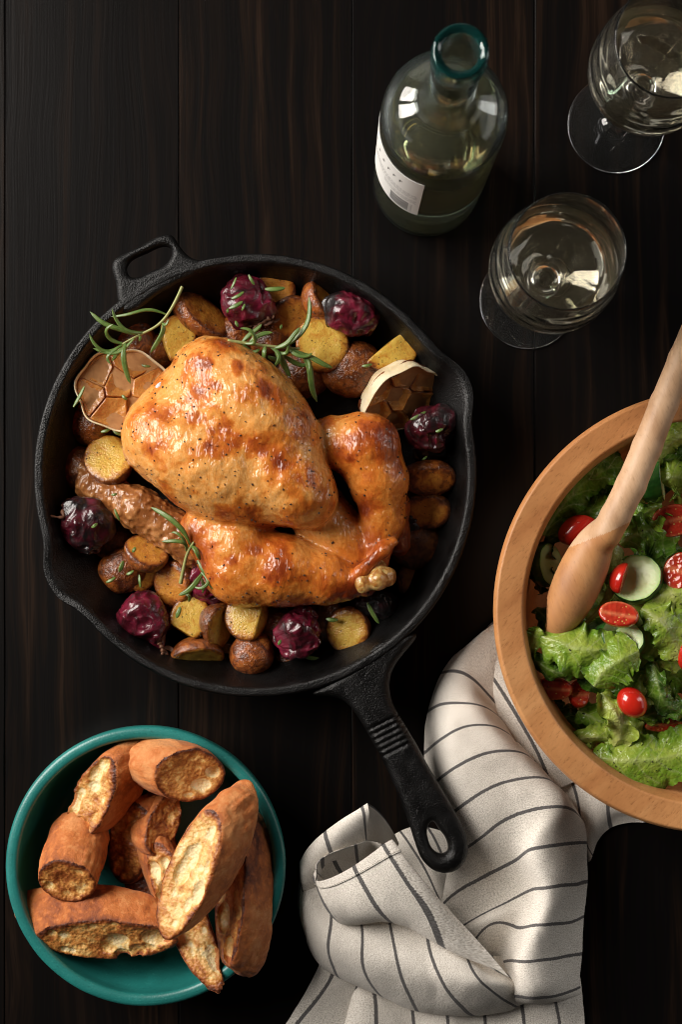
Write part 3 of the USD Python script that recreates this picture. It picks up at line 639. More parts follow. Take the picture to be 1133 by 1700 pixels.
garlic('roast garlic half tilted so its white peel shows, beside the drumstick', P(668, 664, .036), frame((.42, -.62, .66), (1, .55, 0)), 72 * K(.036), 62 * K(.036), .024, 4)

# ================================================================ rosemary
M_needle = mat('rosemary_leaf', {
    'g': ('geometry', {}), 'a': ('attribute', {'attribute': 'side'}), 'n': ('noise_texture', {'scale': 260, 'detail': 3}),
    'r': ('rgb_ramp', {'ramp': [(0, (.045, .085, .014)), (.5, (.085, .15, .028)), (1, (.16, .22, .06))]}),
    'r2': ('rgb_ramp', {'ramp': [(0, (1.35, 1.4, 1.3)), (.16, (1.0, 1.0, 1.0)), (.8, (.9, .9, .9)), (1, (1.4, 1.35, 1.3))]}), 'mm': ('mix', {'mix_type': 'multiply', 'fac': 1.0}),
    'p': ('principled_bsdf', {'roughness': .42, 'coat_weight': .15, 'subsurface_weight': .1, 'subsurface_scale': .001})},
    [('g.position', 'n.vector'), ('n.fac', 'r.fac'), ('r.color', 'mm.color1'), ('a.fac', 'r2.fac'), ('r2.color', 'mm.color2'), ('mm.color', 'p.base_color')])
M_stem = noisy('rosemary_stem', [(0, (.20, .22, .06)), (1, (.40, .40, .16))], 300, 2, .5)
def sprig(lab, stem, leaves, rad, sr=.0011):
    t = thing('rosemary_sprig', lab, 'rosemary', 'rosemary sprigs on the chicken', loc=P(*stem[0]))
    sp = curve([P(*p) for p in stem], 24); put(t, 'stem', *tube(sp, np.linspace(sr, sr * .6, 24), 8), M_stem)
    for i, (lf, w) in enumerate(leaves):
        v, f, s = needle([P(*p) for p in lf], w * .85 * K(.05), (i * 1.7) % 1.2 - .6); put(t, 'leaf', v, f, M_needle, attrs={'side': s})
z0 = .057
sprig('rosemary sprig lying across the flat garlic half and the pan wall', [(303, 476, .060), (285, 512, .059), (262, 540, .058), (232, 556, .057), (204, 571, .056)], [
    ([(276, 522, z0), (245, 514, z0 + .003), (215, 521, z0 + .004), (184, 526, .058)], 3.6), ([(234, 556, z0), (205, 548, z0 + .002), (170, 535, z0 + .004), (149, 517, .060)], 5.2), ([(240, 552, z0), (210, 548, z0 + .006), (192, 528, z0 + .008), (186, 512, .066)], 4),
    ([(206, 571, .056), (180, 560, .060), (176, 548, .064), (188, 538, .066)], 4), ([(206, 571, .056), (175, 583, .058), (158, 572, .060), (148, 554, .060)], 3.6), ([(222, 562, .057), (190, 586, .058), (172, 584, .058), (154, 578, .058)], 4.2),
    ([(208, 570, .057), (205, 588, .060), (208, 610, .058), (217, 638, .055)], 5.5), ([(270, 533, z0), (272, 545, .058), (264, 565, .056), (250, 586, .054)], 5.0), ([(203, 572, .056), (186, 584, .058), (178, 594, .058), (184, 605, .057)], 3.6),
    ([(232, 556, .057), (233, 562, .060), (231, 567, .058)], 3), ([(268, 536, .058), (276, 538, .062), (280, 530, .062)], 3), ([(225, 560, .056), (206, 574, .054), (192, 590, .050), (186, 600, .046)], 5)], z0)
sprig('long rosemary sprig with a pale stem running along the upper breast edge', [(378, 566, .066), (400, 569, .064), (440, 574, .062), (470, 577, .060), (498, 579, .059)], [
    ([(470, 577, .060), (492, 560, .064), (510, 535, .068), (513, 492, .070)], 6), ([(455, 578, .061), (478, 568, .066), (490, 553, .068), (499, 543, .068)], 5), ([(405, 570, .064), (424, 566, .068), (418, 550, .070), (398, 545, .070)], 4),
    ([(402, 568, .064), (415, 555, .064), (428, 545, .064), (435, 538, .064)], 5), ([(415, 568, .064), (430, 557, .066), (442, 553, .066), (453, 552, .066)], 5), ([(440, 574, .062), (438, 585, .064), (437, 595, .062), (434, 603, .060)], 5.5),
    ([(404, 572, .064), (420, 585, .062), (430, 580, .062), (430, 578, .061)], 4), ([(404, 572, .064), (416, 584, .062), (424, 590, .060), (436, 594, .058)], 5), ([(456, 578, .061), (466, 595, .060), (474, 610, .056), (482, 627, .054)], 6.5),
    ([(450, 577, .061), (464, 590, .062), (462, 600, .062), (455, 608, .060)], 4), ([(478, 580, .060), (500, 588, .060), (512, 600, .060), (514, 616, .060)], 4.5), ([(484, 582, .060), (505, 590, .058), (518, 640, .054), (527, 668, .050)], 6.5),
    ([(500, 586, .059), (520, 594, .060), (538, 604, .060), (553, 611, .058)], 6), ([(478, 578, .060), (496, 590, .062), (510, 591, .062), (519, 586, .062)], 4.5), ([(458, 582, .060), (475, 586, .062), (480, 578, .064), (478, 570, .065)], 4), ([(470, 590, .058), (490, 602, .054), (505, 606, .052), (515, 602, .052)], 5),
    ([(445, 592, .056), (462, 598, .054), (476, 600, .052)], 5)], z0, .0013)
sprig('rosemary sprig poking out under the lower thigh beside the wing', [(300, 968, .040), (306, 940, .046), (313, 915, .052), (322, 900, .056)], [
    ([(316, 905, .054), (300, 878, .062), (275, 856, .062), (250, 842, .058)], 6), ([(312, 912, .052), (303, 900, .058), (285, 898, .058), (268, 899, .056)], 4), ([(318, 905, .054), (325, 912, .058), (330, 922, .058), (333, 930, .056)], 5),
    ([(328, 930, .050), (336, 945, .052), (345, 958, .052), (352, 968, .050)], 4), ([(336, 952, .050), (325, 968, .052), (310, 982, .052), (296, 988, .050)], 5.5), ([(345, 955, .050), (350, 972, .052), (360, 978, .052), (372, 980, .050)], 4.0),
    ([(334, 950, .050), (345, 968, .054), (335, 976, .054), (322, 974, .052)], 3.6), ([(310, 915, .052), (303, 892, .058), (292, 884, .058), (284, 884, .056)], 3.6), ([(334, 960, .048), (338, 972, .048), (336, 985, .046)], 3.5), ([(305, 985, .046), (315, 990, .048), (313, 1000, .046)], 3.5)], z0, .0014)
# loose chopped leaves, each lying on something
LOOSE = [(395, 490, .060, -30, 24, 4.5, 'crossed by a thin one on the topmost onion'), (392, 506, .060, -28, 26, 5, 'parallel to its neighbour, the lower of two on the topmost onion'), (388, 470, .058, -65, 22, 3, 'at the upper edge of the topmost onion'), (418, 465, .054, 60, 20, 3.5, 'between the topmost onion and the tan potato half'), (404, 510, .060, -65, 12, 3, 'in the middle of the topmost onion'),
         (378, 516, .057, -80, 8, 3, 'tiny, at the side of the topmost onion'), (394, 538, .054, 60, 12, 3.5, 'at the lower edge of the topmost onion'), (457, 479, .051, -3, 34, 5.5, 'flat on the tan potato half'), (467, 543, .046, -75, 9, 3, 'on the dark caramelised potato half'), (610, 606, .050, -10, 18, 3.5, 'on the whole red brown potato'),
         (131, 658, .049, -62, 40, 4.5, 'on a clove of the flat garlic half'), (207, 660, .047, 40, 12, 3.5, 'in the middle of the flat garlic half'), (243, 607, .048, 8, 16, 3, 'on the upper clove of the flat garlic half'), (208, 712, .040, 85, 14, 4, 'upright in the crumbs under the flat garlic half'), (195, 718, .040, 30, 18, 4, 'slanting down in the crumbs under the flat garlic half'), (176, 714, .040, -20, 18, 4, 'rising outward in the crumbs under the flat garlic half'),
         (190, 820, .044, -10, 10, 3, 'on the wing'), (195, 855, .046, 65, 22, 3, 'hanging over the wing'), (157, 872, .056, -35, 12, 4, 'on the onion with the dry root tail'), (202, 940, .038, -70, 20, 5, 'longest on the herb strewn dark potato'), (216, 950, .038, -30, 14, 4, 'nearest the wing on the herb strewn dark potato'), (184, 962, .034, -30, 18, 4, 'lowest, by the pour spout side of the herb strewn dark potato'), (232, 965, .036, 85, 22, 3.5, 'beside the herb strewn dark potato'), (222, 912, .056, -60, 10, 4, 'on the orange seared potato chunk'),
         (296, 1016, .052, -70, 20, 5, 'on the pale potato half by the shiny onion'), (464, 1066, .052, -60, 10, 3.5, 'on the bright magenta onion'), (620, 1018, .040, 60, 40, 5, 'on the shaded onion below the knuckle bone'), (552, 1028, .034, 5, 20, 5, 'beside the potato half nearest the handle'), (695, 690, .042, -28, 30, 4, 'at the foot of the tilted garlic half'), (730, 714, .054, -20, 14, 3.5, 'on the purple onion'), (705, 760, .042, -40, 10, 3, 'on the very dark onion'), (520, 1092, .026, 10, 30, 5, 'in the shade under the bright magenta onion')]
for i, (x, y, z, ang, ln, w, where) in enumerate(LOOSE):
    a = math.radians(ang); dx, dy = math.cos(a) * ln / 2, math.sin(a) * ln / 2
    v, f, s = needle([P(x - dx, y - dy, z - .001), P(x, y + 1, z), P(x + dx, y + dy, z - .001)], w * .78 * K(.05), (i * 2.1) % 1 - .5)
    put(None, 'rosemary_leaf', v, f, M_needle, attrs={'side': s}, label='loose green rosemary leaf ' + where, cat='rosemary leaf', group='loose chopped rosemary leaves')
v, f = snets(lambda p: ell(p, P(268, 643, .062), (.0042, .0032, .003), rot_z(1, -.4)) + (meshkit.fbm(p * 420, 2) - .5) * .0018, P(258, 655, .055), P(279, 630, .068), .0004)
M_salt = mat('salt_crystal', {'p': ('principled_bsdf', {'base_color': (.62, .62, .62), 'roughness': .25, 'coat_weight': .4})})
put(None, 'salt_flake', v, f, M_salt, smooth=False, label='grey white salt flake where the breast meets the flat garlic half', cat='salt flake')
# ================================================================ teal bowl
def speckled(name, base, dark, lite, rough, **pb):
    return mat(name, {'g': ('geometry', {}), 'n': ('noise_texture', {'scale': 900, 'detail': 2}), 'n2': ('noise_texture', {'scale': 28, 'detail': 4}),
        'r': ('rgb_ramp', {'ramp': [(.25, dark), (.42, base), (.62, base), (.78, lite)]}), 'r2': ('rgb_ramp', {'ramp': [(.3, (.68, .70, .70)), (.7, (1.25, 1.2, 1.2))]}), 'mm': ('mix', {'mix_type': 'multiply', 'fac': 1.0}),
        'b': ('bump', {'distance': .0003, 'strength': .4}), 'p': ('principled_bsdf', {'roughness': rough, **pb})},
        [('g.position', 'n.vector'), ('n.fac', 'r.fac'), ('g.position', 'n2.vector'), ('n2.fac', 'r2.fac'), ('r.color', 'mm.color1'), ('r2.color', 'mm.color2'), ('mm.color', 'p.base_color'), ('n.fac', 'b.height'), ('b.normal', 'p.normal')])
M_teal = speckled('teal_glaze', (.014, .165, .148), (.010, .11, .10), (.05, .26, .23), .38, coat_weight=.25, coat_roughness=.3)
TR = .056; TC = P(241, 1439, TR); tr = 233 * K(TR)
bowl = thing('teal_bowl', 'round teal glazed stoneware bowl filled with toasted bread', 'bowl', loc=(TC[0], TC[1], 0))
prof = [(0, .003), (tr * .62, .003), (tr * .66, 0), (tr * .72, 0), (tr * .76, .004), (tr - .006, .026), (tr, TR - .012), (tr, TR), (tr - .0085, TR), (tr - .0085, TR - .014), (tr - .014, .024), (tr * .76, .0105), (tr * .5, .0075), (0, .0075)]
v, f = lathe(rounded(prof, [0, .001, .002, .002, .004, .02, .01, .0045, .0042, .008, .014, .02, .02, 0], 6), 128, (TC[0], TC[1], 0))
put(bowl, 'body', v + (meshkit.fbm(v * 60, 2)[:, None] - .5) * .0006, f, M_teal)

# ================================================================ toasted bread
M_crust = mat('bread_crust', {
    'g': ('geometry', {}), 'a': ('attribute', {'attribute': 'char'}), 'n': ('noise_texture', {'scale': 110, 'detail': 6, 'roughness': .65, 'distortion': .6}),
    'nm': ('math', {'math_type': 'multiply_add', 'value2': 1.1, 'value3': -.30}), 'ad': ('math', {'math_type': 'add', 'use_clamp': True}),
    'r': ('rgb_ramp', {'ramp': [(0, (.62, .25, .08)), (.32, (.52, .150, .030)), (.6, (.30, .078, .018)), (.85, (.11, .020, .006)), (1, (.035, .009, .004))]}),
    'n2': ('noise_texture', {'scale': 420, 'detail': 6, 'roughness': .75, 'distortion': .5}), 'b': ('bump', {'distance': .0020, 'strength': .6}),
    'p': ('principled_bsdf', {'roughness': .5, 'sheen_weight': .08, 'specular_ior_level': .35})},
    [('g.position', 'n.vector'), ('n.fac', 'nm.value1'), ('nm.value', 'ad.value1'), ('a.fac', 'ad.value2'), ('ad.value', 'r.fac'), ('r.color', 'p.base_color'), ('g.position', 'n2.vector'), ('n2.fac', 'b.height'), ('b.normal', 'p.normal')])
M_crumb = mat('bread_crumb', {
    'g': ('geometry', {}), 'a': ('attribute', {'attribute': 'char'}), 'n': ('noise_texture', {'scale': 170, 'detail': 6, 'roughness': .7, 'distortion': .9}),
    'nm': ('math', {'math_type': 'multiply_add', 'value2': 1.3, 'value3': -.24}), 'ad': ('math', {'math_type': 'add', 'use_clamp': True}),
    'r': ('rgb_ramp', {'ramp': [(0, (.80, .62, .34)), (.2, (.74, .46, .16)), (.45, (.54, .22, .05)), (.74, (.25, .062, .012)), (1, (.07, .015, .005))]}),
    'vo': ('voronoi_texture', {'scale': 430, 'feature': 'smooth_f1', 'smoothness': .4}), 'n2': ('noise_texture', {'scale': 300, 'detail': 5, 'roughness': .7}), 'hh': ('math', {'math_type': 'multiply_add', 'value2': .9}), 'b': ('bump', {'distance': .0014, 'strength': .55}),
    'p': ('principled_bsdf', {'roughness': .46, 'specular_ior_level': .45, 'subsurface_weight': .1, 'subsurface_scale': .003})},
    [('g.position', 'n.vector'), ('n.fac', 'nm.value1'), ('nm.value', 'ad.value1'), ('a.fac', 'ad.value2'), ('ad.value', 'r.fac'), ('r.color', 'p.base_color'), ('g.position', 'n2.vector'), ('g.position', 'vo.vector'), ('vo.distance', 'hh.value1'), ('n2.fac', 'hh.value3'), ('hh.value', 'b.height'), ('b.normal', 'p.normal')])
BREAD = [  # face centre px, z; face normal; long axis direction (image dx, dy, rise); axis into the loaf; semi axes px; thickness m; char; label
    ((150, 1330), .052, (-.42, -.05, .9), (-.52, .85, -.05), (.62, .34, -.62), (82, 34), .030, .12, 'bread slice leaning on the upper bowl wall, its crust turned to the middle'),
    ((316, 1287), .066, (.30, -.20, .92), (1, .12, .0), (-.66, .16, -.66), (56, 43), .030, .10, 'short bread slice at the top of the bowl with its crust end to the side'),
    ((110, 1462), .060, (-.12, -.42, .90), (1, .1, 0), (.14, .72, -.66), (46, 40), .036, .16, 'stubby upright bread slice by the side wall with a round browned face'),
    ((176, 1560), .056, (-.05, -.44, .90), (1, -.02, .02), (-.50, .62, -.58), (112, 38), .026, .14, 'long bread slice lying across the lower side of the bowl'),
    ((272, 1368), .040, (.5, .2, .84), (-.5, .8, 0), (-.6, .1, -.8), (50, 26), .020, .25, 'small bread piece buried in the middle of the pile'),
    ((307, 1520), .052, (-.22, .05, .97), (.52, 1, -.05), (-.40, .62, -.62), (128, 34), .022, .02, 'narrow bread slice passing under the brightest one and sticking out below'),
    ((313, 1452), .088, (-.50, .14, .85), (-.42, 1, -.06), (.66, .44, -.58), (110, 42), .027, -.06, 'brightest bread slice on top with big pale holes in its toasted face'),
    ((382, 1470), .062, (-.78, .10, .62), (.10, 1, -.02), (.58, -.36, -.72), (120, 42), .030, .22, 'tall bread slice against the right wall with mostly crust showing'),
    ((215, 1400), .032, (-.3, -.2, .93), (-.3, 1, 0), (.6, .2, -.75), (70, 36), .024, .30, 'bread slice low in the pile beside the stubby slice'),
    ((350, 1385), .040, (-.3, -.2, .93), (-.6, 1, 0), (.6, .3, -.7), (60, 34), .024, .35, 'bread slice mostly hidden behind the brightest slice'),
    ((245, 1452), .026, (-.2, .1, .97), (.3, 1, 0), (.3, .3, -.9), (90, 40), .016, .55, 'dark bread slice at the bottom of the bowl under the others'),
]
def bread(i, c, z, n, lx, ax, semi, T, ch, lab):
    ct = P(*c, z); n = np.array(n, float); n /= np.linalg.norm(n); Lx = np.array([lx[0], -lx[1], lx[2]], float)
    R = frame(n, Lx); ax = np.array(ax, float); ax /= np.linalg.norm(ax)
    k = K(z) * 1.11; a, b = semi[0] * k, semi[1] * k
    rng = np.random.default_rng(100 + i)
    al = R @ ax                                     # loaf axis in the face's frame (al[2] < 0)
    depth = T
    holes = []
    for _ in range(34):
        u, w = rng.uniform(0, 2 * PI), math.sqrt(rng.uniform(0, .62)); r = rng.uniform(.0016, .0052) * (1.15 if rng.random() < .25 else .6) * min(1, semi[0] / 75)
        holes.append((np.array([a * w * math.cos(u), b * w * math.sin(u), -rng.uniform(.0, .35) * r + .0006]), np.array([r * rng.uniform(1, 1.9), r, r * .6])))
    o = rng.uniform(0, 30, 3)
    def parts(p):
        q = (p - ct) @ R.T
        s = q - al * (q[:, 2:3] / al[2])            # slid along the loaf's axis back to the face
        ca = np.arctan2(s[:, 1] / b, s[:, 0] / a); tz = np.clip(-q[:, 2] / depth, 0, 1); wob = .96 + .09 * np.sin(PI * (tz * .8 + .1)) + (meshkit.fbm(q * 85 + o, 3) - .5) * .13
        e = np.stack([s[:, 0] / (a * wob), s[:, 1] / (b * wob)], 1)
        ke = np.linalg.norm(e, axis=1); side = (ke - 1) * b * .95 + (1 - np.abs(2 * meshkit.noise(np.stack([np.cos(ca) * 5 + o[0], np.sin(ca) * 5, q[:, 2] * 60 + q[:, 0] * 20], 1)) - 1) - .5) * .0007
        top = q[:, 2] + (meshkit.fbm(q * 120 + o, 2) - .5) * .0022 + .0016 * np.clip(1 - ke, 0, 1) * 1.5 - .0008; bot = -q[:, 2] - depth
        return side, top, bot, q
    def fn(p):
        side, top, bot, q = parts(p)
        h = None
        for hc, hr in holes:
            e = ell(q, hc, hr); h = e if h is None else np.minimum(h, e)
        d = smax(smax(side, top, .0022), bot, .003)
        return smax(d, -h, .0012) if i != 10 else d
    m = max(a, b) + depth * 1.6
    ext = np.abs(R.T @ np.diag([a * 1.12, b * 1.12, .004])).sum(1) + np.maximum(0, 0)
    sh = al * (depth / -al[2]) @ R
    lo, hi = ct - ext + np.minimum(sh, 0) - .003, ct + ext + np.maximum(sh, 0) + .003
    v, f = snets(fn, lo, hi, .00095)
    nn = vnormals(v, f); side, top, bot, q = parts(v)
    is_face = ((top > side - .0006) & (top > bot)) | (top < -.0006) & (side < -.0022) & (bot < -.004)
    fm = is_face[f].sum(1) >= 2
    t = thing('bread_slice', lab, 'bread', 'toasted bread slices in the teal bowl', loc=ct)
    char_c = ch * .8 + 1.15 * (meshkit.fbm(v * 42 + o, 4) - .5) + .22 * np.clip(1 + top / .004, 0, 1) - .18 * (meshkit.fbm(v * 420 + o, 2) > .62)
    A = submesh(v, f, ~fm, nn, char_c); put(t, 'crust', A[0], A[1], M_crust, normals=A[2], attrs={'char': A[3]})
    rim = np.clip(1 + side / (b * .42), 0, 1) ** 2
    hole_in = np.clip((-top - .0004) / .0009, 0, 1)
    char_f = ch - .05 + .85 * rim ** 2.2 + .75 * (meshkit.fbm(v * 95 + o + 7, 3) - .5) - .40 * hole_in
    A = submesh(v, f, fm, nn, char_f); put(t, 'crumb', A[0], A[1], M_crumb, normals=A[2], attrs={'char': A[3]})
for i, (c, z, n, lx, ax, semi, T, ch, lab) in enumerate(BREAD): bread(i, c, z, n, lx, ax, semi, T, ch, lab)

# ================================================================ wooden salad bowl and spoon
def wood(name, c0, c1, c2, stretch, rough=.5, rot=(0, 0, 0), pore=.45, **pb):
    return mat(name, {'g': ('geometry', {}), 'm0': ('mapping', {'rotation': rot}), 'm1': ('mapping', {'scale': stretch}), 'n1': ('noise_texture', {'scale': 60, 'detail': 4, 'distortion': .5}),
        'm2': ('mapping', {'scale': tuple(s * (1 if s > .5 else 1.8) for s in stretch)}), 'n2': ('noise_texture', {'scale': 700, 'detail': 3, 'roughness': .7}), 'n3': ('noise_texture', {'scale': 22, 'detail': 3}),
        'r': ('rgb_ramp', {'ramp': [(.25, c0), (.5, c1), (.75, c2)]}), 'r2': ('rgb_ramp', {'ramp': [(.28, (.55, .48, .42)), (.42, (.95, .94, .93)), (.7, (1.06, 1.06, 1.06))]}), 'mm': ('mix', {'mix_type': 'multiply', 'fac': pore}),
        'r3': ('rgb_ramp', {'ramp': [(.3, (.82, .78, .74)), (.65, (1.08, 1.08, 1.08))]}), 'm3': ('mix', {'mix_type': 'multiply', 'fac': 1.0}),
        'b': ('bump', {'distance': .0004, 'strength': .4}), 'p': ('principled_bsdf', {'roughness': rough, **pb})},
        [('g.position', 'm0.vector'), ('m0.vector', 'm1.vector'), ('m1.vector', 'n1.vector'), ('m0.vector', 'm2.vector'), ('m2.vector', 'n2.vector'), ('n1.fac', 'r.fac'), ('r.color', 'mm.color1'), ('n2.fac', 'r2.fac'), ('r2.color', 'mm.color2'),
         ('g.position', 'n3.vector'), ('n3.fac', 'r3.fac'), ('mm.color', 'm3.color1'), ('r3.color', 'm3.color2'), ('m3.color', 'p.base_color'), ('n2.fac', 'b.height'), ('b.normal', 'p.normal')])
M_beech = wood('beech_wood', (.43, .175, .060), (.52, .235, .085), (.60, .30, .12), (1.0, .16, 1.0), .48, (0, 0, .75), .8, specular_ior_level=.4)
BR = .088; BC = P(1191, 1015, BR); br = 371 * K(BR)
wb = thing('salad_bowl', 'large turned wooden salad bowl with a broad flat rim', 'bowl', loc=(BC[0], BC[1], 0))
prof = [(0, .002), (br * .5, .002), (br * .55, .0), (br * .60, .002), (br * .85, .03), (br - .003, BR - .022), (br, BR - .004), (br - .002, BR), (br - .0185, BR - .0005), (br - .022, BR - .010), (br - .025, BR - .036), (br * .76, .020), (br * .5, .0115), (0, .010)]
v, f = lathe(rounded(prof, [0, .002, .002, .01, .03, .012, .002, .0012, .0015, .006, .02, .04, .03, 0], 6), 200, (BC[0], BC[1], 0))
put(wb, 'body', v, f, M_beech, smooth=50)
M_scoop = wood('scoop_wood', (.36, .165, .075), (.50, .235, .09), (.56, .29, .125), (1.0, .10, 1.0), .5, (0, 0, -.42), specular_ior_level=.4)
M_spoon = wood('spoon_wood', (.46, .27, .15), (.58, .37, .22), (.66, .44, .28), (1.0, .10, 1.0), .5, (0, 0, -.42), specular_ior_level=.4)
sc = [(1160, 530, .112), (1133, 596, .110), (1103, 670, .106), (1075, 742, .1035), (1048, 806, .1015), (1022, 858, .099), (1008, 886, .0975)]
sp = curve([P(*p) for p in sc], 40)
bowlc = [(1008, 886, .097), (985, 925, .097), (962, 962, .0955), (944, 1000, .092), (930, 1036, .084)]
bw = [25, 36, 42, 39, 14]
def f_spoon(p):
    d = None
    rr = np.interp(np.linspace(0, 1, 7), [0, .3, .6, 1], [21, 23, 25, 25])
    pts = [P(*q) for q in sc]
    for i in range(6):
        e = cone(p, pts[i], pts[i + 1], rr[i] * K(.1), rr[i + 1] * K(.1)); d = e if d is None else smin(d, e, .002)
    s0, s1 = P(1002, 880, .094), P(926, 1050, .078)
    ax = s1 - s0; L = np.linalg.norm(ax); R = frame(np.cross(ax, np.cross([.25, .1, 1.0], ax)), ax)
    cb = (s0 + s1) / 2 + R[2] * -.004
    q = (p - cb) @ R.T
    out = ell(q, (0, 0, 0), (L * .58, 41 * K(.09), .0150)); inn = ell(q, (0, 0, -.006), (L * .50, 35 * K(.09), .0165))
    shell = smax(smax(out, -inn, .002), -q[:, 2] - .004, .002)
    return smin(d, shell, .006)
v, f = snets(f_spoon, P(905, 1060, .07)*np.array([1,1,0]) + [0, 0, .068], P(1185, 500, .1)*np.array([1,1,0]) + [0, 0, .128], .0011)
spoon = thing('wooden_spoon', 'pale wooden serving spoon resting on the salad bowl rim, back of its bowl up', 'spoon', loc=P(1075, 742, .1))
tt = v[:, 1] < P(0, 884, .098)[1] + (v[:, 0] - P(1005, 0, .098)[0]) * .45
fm = tt[f].sum(1) >= 2; nn = vnormals(v, f)
A = submesh(v, f, ~fm, nn); put(spoon, 'handle', A[0], A[1], M_spoon, normals=A[2])
A = submesh(v, f, fm, nn); put(spoon, 'scoop', A[0], A[1], M_scoop, normals=A[2])

# ================================================================ glass
def glass(name, tint, dens, rough=0.0, ior=1.5):
    return mat(name, {'p': ('glass_bsdf', {'color': (1, 1, 1), 'roughness': rough, 'IOR': ior}), 'v': ('absorption_volume', {'color': tint, 'density': dens})}, surface='p.BSDF', volume='v.volume')
M_clear = mat('clear_glass', {'g': ('glass_bsdf', {'color': (.99, .995, .995), 'roughness': 0.0, 'IOR': 1.5}), 'd': ('diffuse_bsdf', {'color': (.8, .8, .78)}), 'x': ('mix_closure', {'fac': .006})}, [('g.BSDF', 'x.closure1'), ('d.BSDF', 'x.closure2')], surface='x.closure')
M_bottle = mat('bottle_glass_pale', {'g': ('glass_bsdf', {'color': (1, 1, 1), 'roughness': 0.0, 'IOR': 1.5}), 'd': ('principled_bsdf', {'base_color': (.70, .82, .79), 'roughness': .12}), 'x': ('mix_closure', {'fac': .015}), 'v': ('absorption_volume', {'color': (.18, .80, .74), 'density': 26})}, [('g.BSDF', 'x.closure1'), ('d.BSDF', 'x.closure2')], surface='x.closure', volume='v.volume')
M_lip = mat('bottle_lip_glass', {'g': ('glass_bsdf', {'color': (1, 1, 1), 'roughness': 0.0, 'IOR': 1.5}), 'd': ('principled_bsdf', {'base_color': (.05, .5, .45), 'roughness': .1}), 'x': ('mix_closure', {'fac': .035}), 'v': ('absorption_volume', {'color': (.18, .80, .74), 'density': 26})}, [('g.BSDF', 'x.closure1'), ('d.BSDF', 'x.closure2')], surface='x.closure', volume='v.volume')
M_wine = mat('white_wine', {'g': ('glass_bsdf', {'color': (1, 1, 1), 'roughness': 0.0, 'IOR': 1.34}), 'd': ('translucent_bsdf', {'color': (.92, .76, .42)}), 'd2': ('diffuse_bsdf', {'color': (.92, .76, .42)}), 'y': ('mix_closure', {'fac': .5}), 'x': ('mix_closure', {'fac': .05}), 'v': ('absorption_volume', {'color': (.95, .84, .5), 'density': 9})}, [('d.BSDF', 'y.closure1'), ('d2.BSDF', 'y.closure2'), ('g.BSDF', 'x.closure1'), ('y.closure', 'x.closure2')], surface='x.closure', volume='v.volume')
M_wine2 = mat('bottled_wine', {'g': ('glass_bsdf', {'color': (1, 1, 1), 'roughness': 0.0, 'IOR': 1.34}), 'd': ('translucent_bsdf', {'color': (.78, .58, .20)}), 'd2': ('diffuse_bsdf', {'color': (.78, .58, .20)}), 'y': ('mix_closure', {'fac': .5}), 'x': ('mix_closure', {'fac': .075}), 'v': ('absorption_volume', {'color': (.95, .82, .42), 'density': 9})}, [('d.BSDF', 'y.closure1'), ('d2.BSDF', 'y.closure2'), ('g.BSDF', 'x.closure1'), ('y.closure', 'x.closure2')], surface='x.closure', volume='v.volume')
def wine_glass(lab, px, py):
    c = P(px, py, 0) + [0, 0, .0005]; t = thing('wine_glass', lab, 'wine glass', 'wine glasses on the table', loc=c)
    outer = [(0, 0), (.0325, 0), (.0338, .0008), (.0335, .0019), (.024, .0038), (.012, .0068), (.006, .0115), (.0042, .020), (.0036, .045), (.0040, .068), (.0062, .077), (.013, .0845), (.0245, .093), (.0345, .105), (.0393, .119), (.0396, .128), (.0384, .145), (.0358, .165), (.0340, .180)]
    inner = [(.0328, .1800), (.0346, .165), (.0372, .145), (.0384, .128), (.0381, .119), (.0333, .106), (.0235, .0948), (.0125, .0868), (.005, .0836), (0, .083)]
    o = curve(outer[5:], 60); i_ = curve(inner, 50)
    lip = [(.0338, .1808), (.0334, .1811), (.0330, .1808)]
    base = np.vstack([rounded(outer[:6], .0008, 3)])
    foot_prof = np.vstack([base, [[.0066, .0108], [0, .0108]]])
    n_f = 6
    full = np.vstack([base[:-1], o, lip, i_])
    v, f = lathe(full, 160, c)
    q0 = v - c; w_ = np.clip((q0[:, 2] - .078) / .02, 0, 1) * np.clip((.172 - q0[:, 2]) / .02, 0, 1)
    ins = np.arange(len(v)) // 160 >= len(base) - 1 + len(o)
    dr = ((meshkit.fbm(np.stack([q0[:, 0] * 90, q0[:, 1] * 90, q0[:, 2] * 160 + ins * 9], 1), 2) - .5) * .0008) * w_ * ins
    v[:, :2] += q0[:, :2] / (np.linalg.norm(q0[:, :2], axis=1, keepdims=True) + 1e-9) * dr[:, None]
    zz = v[f][:, :, 2].max(1)
    foot = zz <= .0072; stem = (zz > .0072) & (zz <= .0775); cup = zz > .0775
    nn = vnormals(v, f)
    for nm, mk in (('foot', foot), ('stem', stem), ('bowl', cup)):
        A = submesh(v, f, mk, nn); put(t, nm, A[0], A[1], M_clear, normals=A[2])
    lv = .1265
    prof_i = i_[i_[:, 1] < lv][::-1]
    wp = np.vstack([prof_i - np.column_stack([np.where(prof_i[:, 0] > 1e-6, -.0005, 0), np.full(len(prof_i), .0004)]), [[.0383, lv + .0007], [.0376, lv + .0001], [.0355, lv], [0, lv]]])
    wp[0, 0] = 0
    v, f = lathe(wp, 96, c)
    put(t, 'wine', v, f, M_wine)
wine_glass('stemmed glass of white wine standing alone between the bottle and the salad bowl', 877, 499)
wine_glass('stemmed glass of white wine cut off by the picture corner, next to the bottle', 1023, 208)

